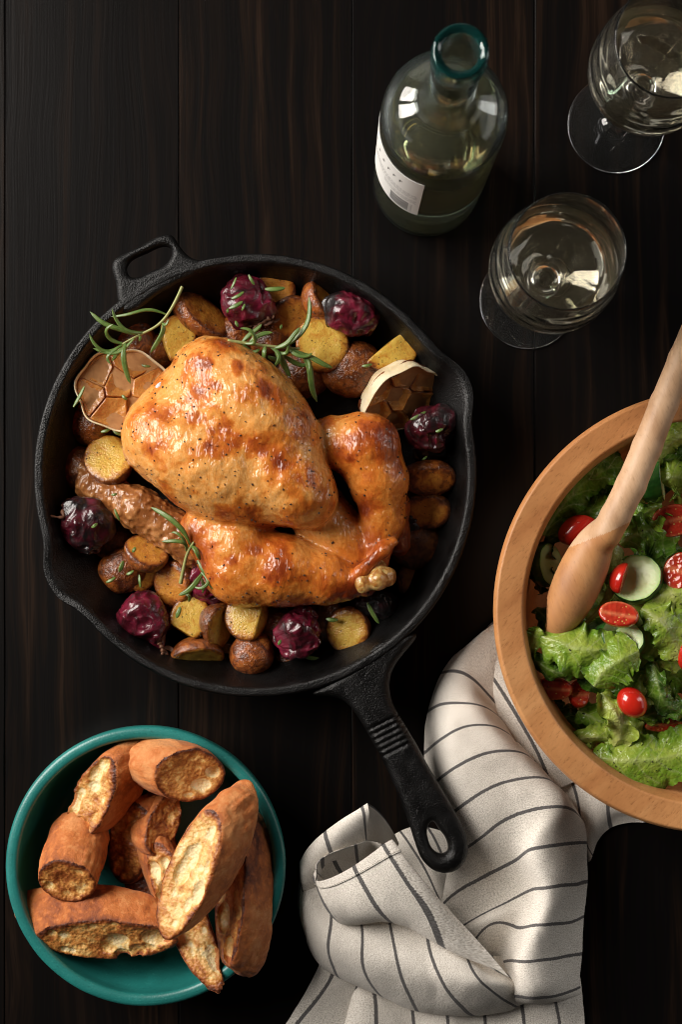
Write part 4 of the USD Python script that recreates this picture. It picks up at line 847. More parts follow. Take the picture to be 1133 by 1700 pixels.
bc = P(709, 307, 0) + [0, 0, .0005]
bot = thing('wine_bottle', 'uncorked clear green glass bottle of white wine with white labels', 'wine bottle', loc=bc)
outer = [(0, .006), (.024, .004), (.030, 0), (.0345, .0005), (.0368, .004), (.0372, .02), (.0372, .163), (.0369, .174), (.0350, .1845), (.0300, .1935), (.0235, .1985), (.0178, .2020), (.0148, .2075), (.0138, .220), (.0133, .268), (.0139, .2715), (.0146, .274), (.0148, .284), (.0143, .2885), (.0125, .2895)]
inner = [(.0098, .2880), (.0095, .284), (.0096, .268), (.0102, .222), (.0116, .208), (.0150, .2010), (.0220, .1962), (.0282, .1912), (.0324, .1828), (.0340, .1735), (.0343, .163), (.0343, .02), (.0335, .012), (.028, .009), (.015, .012), (0, .015)]
po = rounded(outer, [0, .003, .002, .002, .003, .01, .01, .01, .01, .01, .008, .006, .006, .01, .004, .003, .003, .003, .002, 0], 6); pi_ = rounded(inner, [0, .002, .01, .01, .006, .006, .008, .01, .01, .01, .01, .01, .005, .005, .01, 0], 6)
full = np.vstack([po, pi_]); v, f = lathe(full, 128, bc); nn = vnormals(v, f)
zz = v[f][:, :, 2].min(1); lipm = zz > .2695
A = submesh(v, f, ~lipm, nn); put(bot, 'body', A[0], A[1], M_bottle, normals=A[2])
A = submesh(v, f, lipm, nn); put(bot, 'lip', A[0], A[1], M_lip, normals=A[2], label='thick teal green mouth ring')
lv = .170; pr = pi_[::-1]; pr = pr[pr[:, 1] < lv]
wp = np.vstack([pr + np.column_stack([np.where(pr[:, 0] > 1e-6, .00012, 0), np.full(len(pr), -.00012)]), [[.0338, lv + .0006], [.033, lv], [.02, lv], [0, lv]]]); wp[0, 0] = 0
put(bot, 'wine', *lathe(wp, 96, bc), M_wine2)
M_label = noisy('paper_label', [(0, (.74, .73, .70)), (1, (.80, .79, .76))], 300, 3, .6)
M_ink = mat('label_ink', {'p': ('principled_bsdf', {'base_color': (.03, .028, .03), 'roughness': .6})})
M_ink2 = mat('pale_ink', {'p': ('principled_bsdf', {'base_color': (.30, .29, .29), 'roughness': .6})})
def on_bottle(a, z, r): return np.stack([bc[0] + r * np.cos(a), bc[1] + r * np.sin(a), z], -1)
def label_patch(a0, a1, z0, z1, r0, r1, n=48):
    a = np.linspace(a0, a1, n); L = [(z0, r0), (z0, r1), (z1, r1), (z1, r0)]
    v = np.vstack([on_bottle(a, np.full(n, z), r) for z, r in L]); q = []
    for k in range(4):
        k2 = (k + 1) % 4; j = np.arange(n - 1); q.append(np.stack([k * n + j, k * n + j + 1, k2 * n + j + 1, k2 * n + j], 1)[:, ::-1])
    return v, tri(np.vstack(q))[:, ::-1]
D = math.radians
lb = put(bot, 'back_label', *label_patch(D(-225), D(-106), .070, .152, .03722, .03745), M_label, smooth=30, label='white back label with barcode')
put(bot, 'front_label', *label_patch(D(-14), D(100), .066, .150, .03722, .03745), M_label, smooth=30, label='white front label seen edge on')
rng = np.random.default_rng(3); Rr = .03749
def printed(rects):
    out = []
    for a0, a1, z0, z1 in rects:
        n = max(2, int(abs(a1 - a0) / D(3)) + 2); a = np.linspace(a0, a1, n)
        v = np.vstack([on_bottle(a, np.full(n, z0), Rr), on_bottle(a, np.full(n, z1), Rr)]); j = np.arange(n - 1)
        out.append((v, np.stack([j, j + 1, n + j + 1, n + j], 1)))
    return join(out)
rects = []
a = D(-138); z = .0735
while z < .0935:
    h = rng.choice([.0003, .0005, .0008, .0011]); rects.append((D(-139), D(-117), z, z + h)); z += h + rng.choice([.0003, .0005, .0008])
put(lb, 'barcode', *printed(rects), M_ink, smooth=False)
for k, chs in enumerate('701 33'):
    pass
dig = []
for k in range(13):
    zc = .074 + k * .00150; dig += [(D(-116), D(-114.6), zc, zc + .0004), (D(-114.2), D(-113.2), zc + .0001, zc + .0010)]
put(lb, 'barcode_digits', *printed(dig), M_ink2, smooth=False)
rows = []
for zc in (.0985, .101, .1035, .110, .1125, .115, .1175):
    x = -200.0 if zc > .105 else -150
    while x < -112:
        w = rng.uniform(1.2, 5.0); rows.append((D(x), D(min(x + w, -110)), zc, zc + .0009)); x += w + 1.0
rows.append((D(-160), D(-110), .1068, .10705))
put(lb, 'small_print', *printed(rows), M_ink2, smooth=False)
# the bold heading: only bits of its letters can be seen
rows = []
for x in (-196, -186, -177, -166, -156, -147, -139, -131):
    rows += [(D(x), D(x + 1.2), .131, .136), (D(x + 1.2), D(x + 3.4), .1345, .136), (D(x + 1.2), D(x + 3.0), .1325, .1335)][:rng.integers(2, 4)]
put(lb, 'heading', *printed(rows), M_ink, smooth=False)
# ================================================================ salad
def solid_sheet(G, th, attrs=None):
    """A grid of points (n, m, 3) as a closed sheet of thickness th."""
    n, m = G.shape[:2]
    du = np.gradient(G, axis=0); dv = np.gradient(G, axis=1); N = np.cross(du, dv); N /= np.linalg.norm(N, axis=2, keepdims=True) + 1e-15
    top, bot = (G + N * th / 2).reshape(-1, 3), (G - N * th / 2).reshape(-1, 3)
    i, j = np.meshgrid(np.arange(n - 1), np.arange(m - 1), indexing='ij')
    q = np.stack([i * m + j, (i + 1) * m + j, (i + 1) * m + j + 1, i * m + j + 1], -1).reshape(-1, 4); o = n * m
    rim = []
    idx = np.arange(n * m).reshape(n, m)
    loop = np.r_[idx[:, 0], idx[-1, 1:], idx[-2::-1, -1], idx[0, -2:0:-1]]
    nxt = np.roll(loop, -1)
    rim = np.stack([loop, loop + o, nxt + o, nxt], 1)
    v = np.vstack([top, bot]); f = np.vstack([tri(q), tri(q[:, ::-1] + o), tri(rim)])
    a = {k: np.tile(np.asarray(x).reshape(-1), 2) for k, x in (attrs or {}).items()}
    nn = np.vstack([N.reshape(-1, 3), -N.reshape(-1, 3)])
    return v, f, nn, a
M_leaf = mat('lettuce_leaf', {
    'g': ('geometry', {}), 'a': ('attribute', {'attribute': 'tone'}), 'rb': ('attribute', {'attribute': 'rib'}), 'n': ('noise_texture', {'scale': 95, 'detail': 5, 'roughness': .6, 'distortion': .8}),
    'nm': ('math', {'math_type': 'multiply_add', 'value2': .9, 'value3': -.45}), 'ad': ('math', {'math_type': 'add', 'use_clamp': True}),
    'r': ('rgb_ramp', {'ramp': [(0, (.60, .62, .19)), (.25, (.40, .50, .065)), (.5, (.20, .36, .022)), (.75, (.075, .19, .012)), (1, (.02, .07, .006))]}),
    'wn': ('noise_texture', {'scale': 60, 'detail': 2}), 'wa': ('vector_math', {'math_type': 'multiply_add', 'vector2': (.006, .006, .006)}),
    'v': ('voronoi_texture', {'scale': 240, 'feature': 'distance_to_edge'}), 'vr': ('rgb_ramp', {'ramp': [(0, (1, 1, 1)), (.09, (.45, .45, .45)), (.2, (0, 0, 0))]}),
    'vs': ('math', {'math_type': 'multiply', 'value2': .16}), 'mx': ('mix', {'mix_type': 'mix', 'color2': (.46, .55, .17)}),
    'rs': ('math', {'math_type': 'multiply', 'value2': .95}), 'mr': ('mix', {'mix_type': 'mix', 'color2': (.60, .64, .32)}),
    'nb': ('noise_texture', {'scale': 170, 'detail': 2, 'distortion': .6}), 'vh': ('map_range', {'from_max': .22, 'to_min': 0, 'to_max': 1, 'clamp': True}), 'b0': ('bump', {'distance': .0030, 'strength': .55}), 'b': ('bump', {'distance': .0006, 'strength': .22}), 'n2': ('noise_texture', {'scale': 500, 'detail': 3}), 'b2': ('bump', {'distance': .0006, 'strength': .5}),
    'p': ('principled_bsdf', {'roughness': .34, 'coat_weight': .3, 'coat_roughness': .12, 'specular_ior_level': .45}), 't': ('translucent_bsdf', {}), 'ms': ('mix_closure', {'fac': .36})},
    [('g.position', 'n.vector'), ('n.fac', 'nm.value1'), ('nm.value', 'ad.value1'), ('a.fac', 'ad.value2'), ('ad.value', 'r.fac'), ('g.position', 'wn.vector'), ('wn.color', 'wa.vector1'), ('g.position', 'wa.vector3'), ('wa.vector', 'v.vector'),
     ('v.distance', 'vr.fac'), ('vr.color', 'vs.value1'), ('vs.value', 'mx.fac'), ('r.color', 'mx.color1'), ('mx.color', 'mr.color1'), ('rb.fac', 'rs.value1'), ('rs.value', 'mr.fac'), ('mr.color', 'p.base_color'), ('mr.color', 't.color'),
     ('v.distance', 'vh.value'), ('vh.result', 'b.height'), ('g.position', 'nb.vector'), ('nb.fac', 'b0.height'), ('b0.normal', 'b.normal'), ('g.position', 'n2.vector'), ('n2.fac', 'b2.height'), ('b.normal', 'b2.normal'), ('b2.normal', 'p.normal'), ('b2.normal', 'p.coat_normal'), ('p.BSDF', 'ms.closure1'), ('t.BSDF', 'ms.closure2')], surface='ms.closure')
def lettuce(seed, lab, spine, wl, wr, roll=0., curl=.3, ruf=.25, tone=.5, rib=.0, ribw=.16, tip=.3):
    """Torn lettuce: a spine (px, py, z), half widths to its two sides along it, roll about the spine, curl of the sides, ruffled edges."""
    n, m = 96, 44
    c = curve([P(*p) for p in spine], n); rng = np.random.default_rng(seed); o = rng.uniform(0, 60, 3)
    t = np.gradient(c, axis=0); t /= np.linalg.norm(t, axis=1, keepdims=True)
    s = np.cross(t, [0, 0, 1.0]); s /= np.linalg.norm(s, axis=1, keepdims=True); up = np.cross(s, t)
    u = np.linspace(0, 1, n); k = K(.07)
    def w(x, sd):
        g = np.interp(u, np.linspace(0, 1, len(x)), x) * k
        g = g * (1 + .42 * (meshkit.fbm(np.stack([u * 9 + sd * 7, u * 0 + o[0], u * 0], 1), 5) - .5) * 2)
        return g * np.sqrt(np.clip(np.minimum(u / .10 + tip, 1), 0, 1) * np.clip(np.minimum((1 - u) / .10 + tip, 1), 0, 1))
    WL, WR = w(wl, 0), w(wr, 1)
    v = np.linspace(-1, 1, m)
    rl = np.interp(u, np.linspace(0, 1, np.size(roll)), np.atleast_1d(roll)); cu = np.interp(u, np.linspace(0, 1, np.size(curl)), np.atleast_1d(curl)) * .75
    G = np.zeros((n, m, 3)); width = np.where(v[None] < 0, WL[:, None], WR[:, None])
    ang = np.abs(v)[None] * cu[:, None] * 2.0                   # the side bends by this angle
    rad = np.where(np.abs(cu[:, None]) > 1e-3, np.sin(ang) / np.maximum(np.abs(cu[:, None]) * 2, 1e-3) * np.sign(cu[:, None]), np.abs(v)[None])
    hgt = np.where(np.abs(cu[:, None]) > 1e-3, (1 - np.cos(ang)) / np.maximum(np.abs(cu[:, None]) * 2, 1e-3) * np.sign(cu[:, None]), 0)
    x = np.sign(v)[None] * rad * width; z = hgt * width
    L = np.linalg.norm(np.diff(c, axis=0), axis=1).sum()
    ph = u * L / .011 * PI
    e = np.clip(np.abs(v) * 1.25 - .25, 0, 1)[None] ** 2.2
    wave = np.where(v[None] < 0, np.sin(ph + o[0] + 2.2 * meshkit.noise(np.stack([u * 5, u * 0, u * 0 + o[1]], 1)) * 3)[:, None], np.sin(ph * .9 + o[2] + 2.0 * meshkit.noise(np.stack([u * 5, u * 0 + 3, u * 0 + o[1]], 1)) * 3)[:, None])
    e2 = np.clip(np.abs(v) * 2 - 1, 0, 1)[None] ** 2
    fine = np.sin(u[:, None] * L / .0052 * PI + 5 * meshkit.noise(np.stack([u * 8, u * 0 + 7, u * 0 + o[2]], 1))[:, None] + np.sign(v)[None] * 1.3)
    z = z + ruf * e * wave * .011 + ruf * e2 * fine * .0034
    x = x + np.sign(v)[None] * ruf * e2 * np.cos(u[:, None] * L / .0061 * PI + o[1]) * .0016
    z = z - .30 * np.abs(v)[None] * width * (1 - .5 * np.abs(v)[None])
    cr, sr = np.cos(rl)[:, None], np.sin(rl)[:, None]
    xr, zr = x * cr - z * sr, x * sr + z * cr
    G = c[:, None] + xr[..., None] * s[:, None] + zr[..., None] * up[:, None]
    Gn = (meshkit.fbm(G * 55 + o, 2) - .5)
    G = G + up[:, None] * (Gn * .005 + (.3 - np.abs(2 * meshkit.noise(G * 48 + o + 3) - 1)) * .0024)[..., None] + s[:, None] * ((meshkit.fbm(G * 70 + o + 9, 2) - .5) * .004)[..., None]
    blister = np.abs(meshkit.noise(G * 150 + o) - .5)
    G[..., 2] += (blister - .2) * .0006 * np.clip(np.abs(v) * 3, .2, 1)[None]
    rb = max(rib, .4) * np.exp(-(v[None] / (ribw * .5)) ** 2) * np.clip(1.15 - u[:, None], 0, 1)
    for sl in (.25, -.25, .55, -.55):                          # side veins
        pass
    side = np.abs(((u[:, None] * 5 - np.abs(v)[None] * 1.3 + o[0]) % 1) - .5)
    rb = np.clip(rb + .5 * np.clip(1 - side / .06, 0, 1) * (np.abs(v)[None] < .8) , 0, 1)
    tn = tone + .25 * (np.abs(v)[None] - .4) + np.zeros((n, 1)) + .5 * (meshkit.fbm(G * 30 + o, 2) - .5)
    vv, f, nn, a = solid_sheet(G, .0005, {'tone': tn, 'rib': rb})
    put(None, 'lettuce_leaf', vv, f, M_leaf, normals=nn, attrs=a, label=lab, cat='lettuce', group='torn lettuce in the salad')
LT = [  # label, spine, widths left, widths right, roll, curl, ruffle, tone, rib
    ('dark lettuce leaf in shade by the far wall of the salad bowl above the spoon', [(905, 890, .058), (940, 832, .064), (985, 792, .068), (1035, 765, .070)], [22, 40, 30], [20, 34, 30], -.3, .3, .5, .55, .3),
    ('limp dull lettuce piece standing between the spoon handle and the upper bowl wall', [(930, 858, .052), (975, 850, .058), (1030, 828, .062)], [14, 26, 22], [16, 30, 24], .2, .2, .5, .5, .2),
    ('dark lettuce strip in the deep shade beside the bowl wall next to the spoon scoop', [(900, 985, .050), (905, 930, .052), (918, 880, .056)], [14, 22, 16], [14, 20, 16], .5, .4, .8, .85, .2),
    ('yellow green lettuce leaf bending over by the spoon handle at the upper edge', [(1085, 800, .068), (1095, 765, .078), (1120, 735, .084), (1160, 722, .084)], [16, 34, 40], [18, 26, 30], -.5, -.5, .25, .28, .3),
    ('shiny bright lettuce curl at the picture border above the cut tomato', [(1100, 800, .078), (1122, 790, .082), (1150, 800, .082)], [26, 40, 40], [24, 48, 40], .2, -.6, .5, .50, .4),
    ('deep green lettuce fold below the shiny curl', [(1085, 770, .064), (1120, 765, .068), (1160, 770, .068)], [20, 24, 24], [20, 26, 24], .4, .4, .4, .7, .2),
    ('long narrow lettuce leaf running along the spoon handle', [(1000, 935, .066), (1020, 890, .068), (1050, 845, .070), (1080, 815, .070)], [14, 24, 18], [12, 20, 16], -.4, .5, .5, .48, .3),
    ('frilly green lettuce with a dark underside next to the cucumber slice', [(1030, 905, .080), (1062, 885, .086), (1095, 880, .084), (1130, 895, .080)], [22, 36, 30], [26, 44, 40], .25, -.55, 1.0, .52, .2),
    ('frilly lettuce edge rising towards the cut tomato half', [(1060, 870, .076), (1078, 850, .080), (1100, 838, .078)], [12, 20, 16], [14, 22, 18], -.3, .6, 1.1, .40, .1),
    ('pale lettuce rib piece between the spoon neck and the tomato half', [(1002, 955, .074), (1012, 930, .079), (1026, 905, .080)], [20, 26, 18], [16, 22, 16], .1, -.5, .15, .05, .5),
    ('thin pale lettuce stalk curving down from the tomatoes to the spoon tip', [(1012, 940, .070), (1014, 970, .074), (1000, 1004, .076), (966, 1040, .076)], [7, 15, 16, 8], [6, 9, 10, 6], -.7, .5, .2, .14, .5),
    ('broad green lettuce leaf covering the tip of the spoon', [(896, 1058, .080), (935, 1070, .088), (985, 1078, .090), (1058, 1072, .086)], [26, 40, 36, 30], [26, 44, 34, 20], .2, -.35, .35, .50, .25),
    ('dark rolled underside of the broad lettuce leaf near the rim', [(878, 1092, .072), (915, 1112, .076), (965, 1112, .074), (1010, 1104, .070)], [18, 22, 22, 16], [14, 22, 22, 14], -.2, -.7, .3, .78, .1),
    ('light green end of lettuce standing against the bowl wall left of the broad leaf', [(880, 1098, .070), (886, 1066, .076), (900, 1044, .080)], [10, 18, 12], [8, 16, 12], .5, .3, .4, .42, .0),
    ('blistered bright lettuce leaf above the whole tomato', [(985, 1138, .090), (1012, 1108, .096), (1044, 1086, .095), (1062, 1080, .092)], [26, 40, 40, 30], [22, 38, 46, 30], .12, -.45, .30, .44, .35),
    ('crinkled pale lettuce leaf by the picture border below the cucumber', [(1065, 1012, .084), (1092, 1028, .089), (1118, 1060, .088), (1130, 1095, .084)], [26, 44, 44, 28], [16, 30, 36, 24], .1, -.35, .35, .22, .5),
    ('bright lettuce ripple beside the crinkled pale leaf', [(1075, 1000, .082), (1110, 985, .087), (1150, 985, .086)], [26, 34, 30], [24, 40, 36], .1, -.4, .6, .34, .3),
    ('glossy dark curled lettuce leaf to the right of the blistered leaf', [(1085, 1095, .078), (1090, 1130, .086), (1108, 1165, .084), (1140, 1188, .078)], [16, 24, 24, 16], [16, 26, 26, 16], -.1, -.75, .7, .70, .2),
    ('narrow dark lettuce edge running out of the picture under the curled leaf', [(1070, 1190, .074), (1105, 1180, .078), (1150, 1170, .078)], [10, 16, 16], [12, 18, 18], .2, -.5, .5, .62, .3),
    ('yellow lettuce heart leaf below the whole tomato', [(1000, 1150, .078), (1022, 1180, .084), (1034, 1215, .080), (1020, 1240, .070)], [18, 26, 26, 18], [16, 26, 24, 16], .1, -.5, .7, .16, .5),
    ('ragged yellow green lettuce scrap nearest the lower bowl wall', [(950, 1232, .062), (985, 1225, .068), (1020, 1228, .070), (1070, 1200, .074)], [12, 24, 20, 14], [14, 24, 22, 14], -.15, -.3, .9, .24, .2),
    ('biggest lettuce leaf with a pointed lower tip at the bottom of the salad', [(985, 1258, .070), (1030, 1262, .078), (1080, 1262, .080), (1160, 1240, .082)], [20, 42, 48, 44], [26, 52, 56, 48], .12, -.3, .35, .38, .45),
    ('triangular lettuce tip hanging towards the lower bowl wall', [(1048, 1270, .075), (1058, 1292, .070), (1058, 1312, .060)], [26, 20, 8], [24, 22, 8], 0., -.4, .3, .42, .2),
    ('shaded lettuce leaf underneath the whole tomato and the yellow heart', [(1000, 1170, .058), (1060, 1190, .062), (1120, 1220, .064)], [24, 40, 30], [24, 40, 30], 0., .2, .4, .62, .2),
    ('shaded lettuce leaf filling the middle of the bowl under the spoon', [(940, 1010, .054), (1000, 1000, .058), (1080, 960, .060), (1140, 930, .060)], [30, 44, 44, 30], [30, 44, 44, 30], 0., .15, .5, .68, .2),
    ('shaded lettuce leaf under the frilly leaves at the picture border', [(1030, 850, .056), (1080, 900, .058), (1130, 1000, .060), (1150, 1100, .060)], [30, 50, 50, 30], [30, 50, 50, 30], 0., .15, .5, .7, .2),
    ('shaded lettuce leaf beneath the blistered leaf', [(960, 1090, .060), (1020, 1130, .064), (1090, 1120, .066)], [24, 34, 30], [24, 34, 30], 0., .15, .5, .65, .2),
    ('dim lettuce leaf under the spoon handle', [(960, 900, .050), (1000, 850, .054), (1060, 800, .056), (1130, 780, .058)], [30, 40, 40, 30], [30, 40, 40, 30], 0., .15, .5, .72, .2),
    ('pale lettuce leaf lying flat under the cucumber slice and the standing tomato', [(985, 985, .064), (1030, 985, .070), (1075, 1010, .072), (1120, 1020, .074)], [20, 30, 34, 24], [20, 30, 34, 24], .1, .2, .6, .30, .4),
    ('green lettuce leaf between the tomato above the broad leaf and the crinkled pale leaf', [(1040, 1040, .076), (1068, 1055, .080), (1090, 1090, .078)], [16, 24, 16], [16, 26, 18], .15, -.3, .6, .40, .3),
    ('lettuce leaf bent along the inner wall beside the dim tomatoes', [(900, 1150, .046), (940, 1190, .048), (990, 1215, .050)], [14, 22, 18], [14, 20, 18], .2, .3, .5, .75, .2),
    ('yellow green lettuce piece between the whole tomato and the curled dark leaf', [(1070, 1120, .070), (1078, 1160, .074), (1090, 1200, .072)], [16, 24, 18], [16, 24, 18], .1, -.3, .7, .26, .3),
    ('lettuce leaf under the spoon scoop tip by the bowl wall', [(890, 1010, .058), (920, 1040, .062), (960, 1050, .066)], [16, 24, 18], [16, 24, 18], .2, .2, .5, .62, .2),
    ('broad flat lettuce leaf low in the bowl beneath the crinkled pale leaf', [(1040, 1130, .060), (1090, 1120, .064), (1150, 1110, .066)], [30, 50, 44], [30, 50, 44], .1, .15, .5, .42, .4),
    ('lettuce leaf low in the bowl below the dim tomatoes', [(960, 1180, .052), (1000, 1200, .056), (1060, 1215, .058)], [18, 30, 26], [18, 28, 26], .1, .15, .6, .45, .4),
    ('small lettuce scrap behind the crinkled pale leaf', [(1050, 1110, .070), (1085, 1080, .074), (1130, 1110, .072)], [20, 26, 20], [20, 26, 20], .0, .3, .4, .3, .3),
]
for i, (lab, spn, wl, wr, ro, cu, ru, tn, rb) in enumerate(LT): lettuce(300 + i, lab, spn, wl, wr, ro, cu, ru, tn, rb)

M_tom = mat('tomato_skin', {'g': ('geometry', {}), 'n': ('noise_texture', {'scale': 60, 'detail': 3}), 'r': ('rgb_ramp', {'ramp': [(.3, (.40, .010, .006)), (.7, (.56, .022, .010))]}),
    'n2': ('noise_texture', {'scale': 300, 'detail': 2}), 'b': ('bump', {'distance': .0003, 'strength': .4}), 'p': ('principled_bsdf', {'roughness': .2, 'coat_weight': .5, 'coat_roughness': .06, 'subsurface_weight': .1, 'subsurface_scale': .003})},
    [('g.position', 'n.vector'), ('n.fac', 'r.fac'), ('r.color', 'p.base_color'), ('g.position', 'n2.vector'), ('n2.fac', 'b.height'), ('b.normal', 'p.normal')])
M_tomf = mat('tomato_flesh', {'g': ('geometry', {}), 'a': ('attribute', {'attribute': 'edge'}), 'rb': ('attribute', {'attribute': 'core'}), 'n': ('noise_texture', {'scale': 260, 'detail': 3}),
    'r': ('rgb_ramp', {'ramp': [(0, (.36, .040, .016)), (.5, (.45, .030, .014)), (1, (.55, .05, .02))]}), 'mx': ('mix', {'mix_type': 'mix', 'color2': (.66, .19, .08)}),
    'v': ('voronoi_texture', {'scale': 330}), 'vr': ('rgb_ramp', {'ramp': [(0, (1, 1, 1)), (.15, (.9, .9, .9)), (.21, (0, 0, 0))]}), 'sd': ('math', {'math_type': 'multiply'}), 'inv': ('math', {'math_type': 'subtract', 'value1': .9}), 'm2': ('mix', {'mix_type': 'mix', 'color2': (.62, .36, .10)}),
    'b': ('bump', {'distance': .0012, 'strength': .6}), 'p': ('principled_bsdf', {'roughness': .18, 'coat_weight': .5, 'coat_roughness': .05, 'subsurface_weight': .15, 'subsurface_scale': .003})},
    [('g.position', 'n.vector'), ('n.fac', 'r.fac'), ('r.color', 'mx.color1'), ('rb.fac', 'mx.fac'), ('g.position', 'v.vector'), ('v.distance', 'vr.fac'), ('vr.color', 'sd.value1'), ('rb.fac', 'inv.value2'), ('inv.value', 'sd.value2'), ('sd.value', 'm2.fac'), ('mx.color', 'm2.color1'), ('m2.color', 'p.base_color'), ('v.distance', 'b.height'), ('b.normal', 'p.normal')])
TOM = [  # px, py, z, semi px, rot, planes, label
    (962, 878, .062, (38, 24, 22), -28, [((.25, .45, -.5), .35)], 'red tomato half in shade between the bowl wall and the spoon neck'),
    (1118, 864, .082, (36, 27, 24), -12, [((-.12, -.1, 1), .18)], 'tomato half with its seedy cut face up at the picture border'),
    (1034, 960, .086, (27, 21, 24), -62, [((.85, -.25, .25), .15)], 'tomato half standing against the cucumber slice'),
    (1028, 1020, .092, (34, 22, 24), 10, [((-.05, .42, .9), .28)], 'tomato half just above the broad lettuce leaf'),
    (1050, 1166, .088, (28, 23, 24), 50, [], 'whole wet looking cherry tomato below the blistered lettuce leaf'),
    (920, 1143, .062, (32, 19, 20), 5, [((0, -.3, .95), .3)], 'dim tomato half under the dark rolled lettuce by the bowl wall'),
    (962, 1152, .056, (18, 24, 18), 0, [((.2, .3, 1), .35)], 'dim tomato piece next to the half under the rolled lettuce'),
    (1128, 948, .082, (26, 32, 24), 20, [((-.35, .1, .9), .25)], 'tomato at the picture border beside the cucumber slice'),
    (1112, 1200, .070, (42, 15, 18), -8, [((0, -.5, .9), .2)], 'thin shaded tomato half above the biggest lettuce leaf'),
    (1140, 1088, .082, (16, 26, 20), 0, [], 'tomato mostly outside the picture beside the crinkled leaf'),
    (1066, 815, .060, (20, 20, 18), 0, [], 'dark tomato behind the spoon handle'),
]
for i, (px, py, z, s, rot, pl, lab) in enumerate(TOM):
    a = -math.radians(rot); R = np.array([[math.cos(a), math.sin(a), 0], [-math.sin(a), math.cos(a), 0], [0, 0, 1.0]]); ct = P(px, py, z)
    t = thing('cherry_tomato', lab, 'tomato', 'cherry tomatoes in the salad', loc=ct)
    v, f, n, fl, e = cut_body(ct, np.array(s) * K(z), R, pl, 700 + i, .02, k=.0010)
    A = submesh(v, f, ~fl, n); put(t, 'skin', A[0], A[1], M_tom, normals=A[2])
    if fl.any():
        q = (v - ct) @ R.T / (np.array(s) * K(z)); core = np.clip(1 - np.abs(q[:, 1]) / .22, 0, 1) * .8 + np.clip(np.linalg.norm(q[:, :2], axis=1) * 5 - 4.1, 0, .6)
        A = submesh(v, f, fl, n, e, core); put(t, 'cut_face', A[0], A[1], M_tomf, normals=A[2], attrs={'edge': A[3], 'core': np.clip(A[4], 0, 1)})

M_cskin = noisy('cucumber_skin', [(.3, (.008, .035, .006)), (.55, (.02, .085, .012)), (.75, (.07, .17, .03))], 90, 3, .3, (1, 1, 1), bump=(260, .0006, (1, 1, 1)), coat_weight=.3)
M_cflesh = mat('cucumber_flesh', {'g': ('geometry', {}), 'a': ('attribute', {'attribute': 'edge'}), 'n': ('noise_texture', {'scale': 240, 'detail': 3}), 'nm': ('math', {'math_type': 'multiply_add', 'value2': .3, 'value3': -.15}), 'ad': ('math', {'math_type': 'add', 'use_clamp': True}),
    'r': ('rgb_ramp', {'ramp': [(0, (.36, .36, .10)), (.45, (.50, .52, .22)), (.8, (.50, .58, .25)), (.95, (.34, .50, .11)), (1, (.2, .36, .06))]}), 'b': ('bump', {'distance': .0005, 'strength': .5}),
    'p': ('principled_bsdf', {'roughness': .38, 'coat_weight': .1, 'coat_roughness': .12, 'subsurface_weight': .25, 'subsurface_scale': .004})},
    [('g.position', 'n.vector'), ('n.fac', 'nm.value1'), ('nm.value', 'ad.value1'), ('a.fac', 'ad.value2'), ('ad.value', 'r.fac'), ('r.color', 'p.base_color'), ('n.fac', 'b.height'), ('b.normal', 'p.normal')])
CUC = [  # px, py, z, normal, radius px, thickness, label
    (1058, 962, .078, (-.35, .28, .86), 42, .009, 'cucumber slice with a thick dark rind beside the standing tomato half'),
    (908, 938, .058, (.8, .1, .6), 38, .007, 'cucumber slice almost lost in the shade by the bowl wall'),
    (1084, 795, .066, (.96, .1, .28), 40, .012, 'cucumber slice on edge showing its dark green rind by the spoon handle'),
    (1046, 1062, .083, (-.35, .30, .85), 26, .006, 'small pale cucumber slice between the broad leaf and the blistered leaf'),
    (1012, 1058, .078, (.5, .25, .8), 26, .009, 'cucumber piece with a striped shiny rind next to the broad lettuce leaf'),
]
for i, (px, py, z, n, r, th, lab) in enumerate(CUC):
    R = frame(n, (1, .3, 0)); ct = P(px, py, z); rr = r * K(z); t = thing('cucumber_slice', lab, 'cucumber', 'cucumber slices in the salad', loc=ct)
    na = 48; a = np.arange(na) * 2 * PI / na; rad = rr * (1 + .04 * np.cos(a * 2 + i) + .012 * np.cos(a * 9))
    def ring(s, z_): return np.stack([rad * s * np.cos(a), rad * s * np.sin(a), np.full(na, z_)], 1)
    def strip(L):
        v = np.vstack(L); ii, jj = np.meshgrid(np.arange(len(L) - 1), np.arange(na), indexing='ij')
        return v, tri(np.stack([ii * na + jj, ii * na + (jj + 1) % na, (ii + 1) * na + (jj + 1) % na, (ii + 1) * na + jj], -1).reshape(-1, 4))
    v, f = strip([ring(.955, -th / 2), ring(.99, -th / 2 + .0004), ring(1, 0), ring(.99, th / 2 - .0004), ring(.955, th / 2)]); put(t, 'rind', v @ R + ct, f, M_cskin)
    ss = (.957, .85, .65, .45, .25, .01)
    v1, f1 = strip([ring(s, th / 2 + .0001 - .0007 * (s < .5)) for s in ss]); v2, f2 = strip([ring(s, -th / 2 - .0001) for s in ss[::-1]])
    v, f = join([(v1, f1), (v2, f2)]); put(t, 'flesh', v @ R + ct, f, M_cflesh, attrs={'edge': np.r_[np.repeat([1, .75, .6, .25, .1, 0], na), np.repeat([0, .1, .25, .6, .75, 1], na)]})

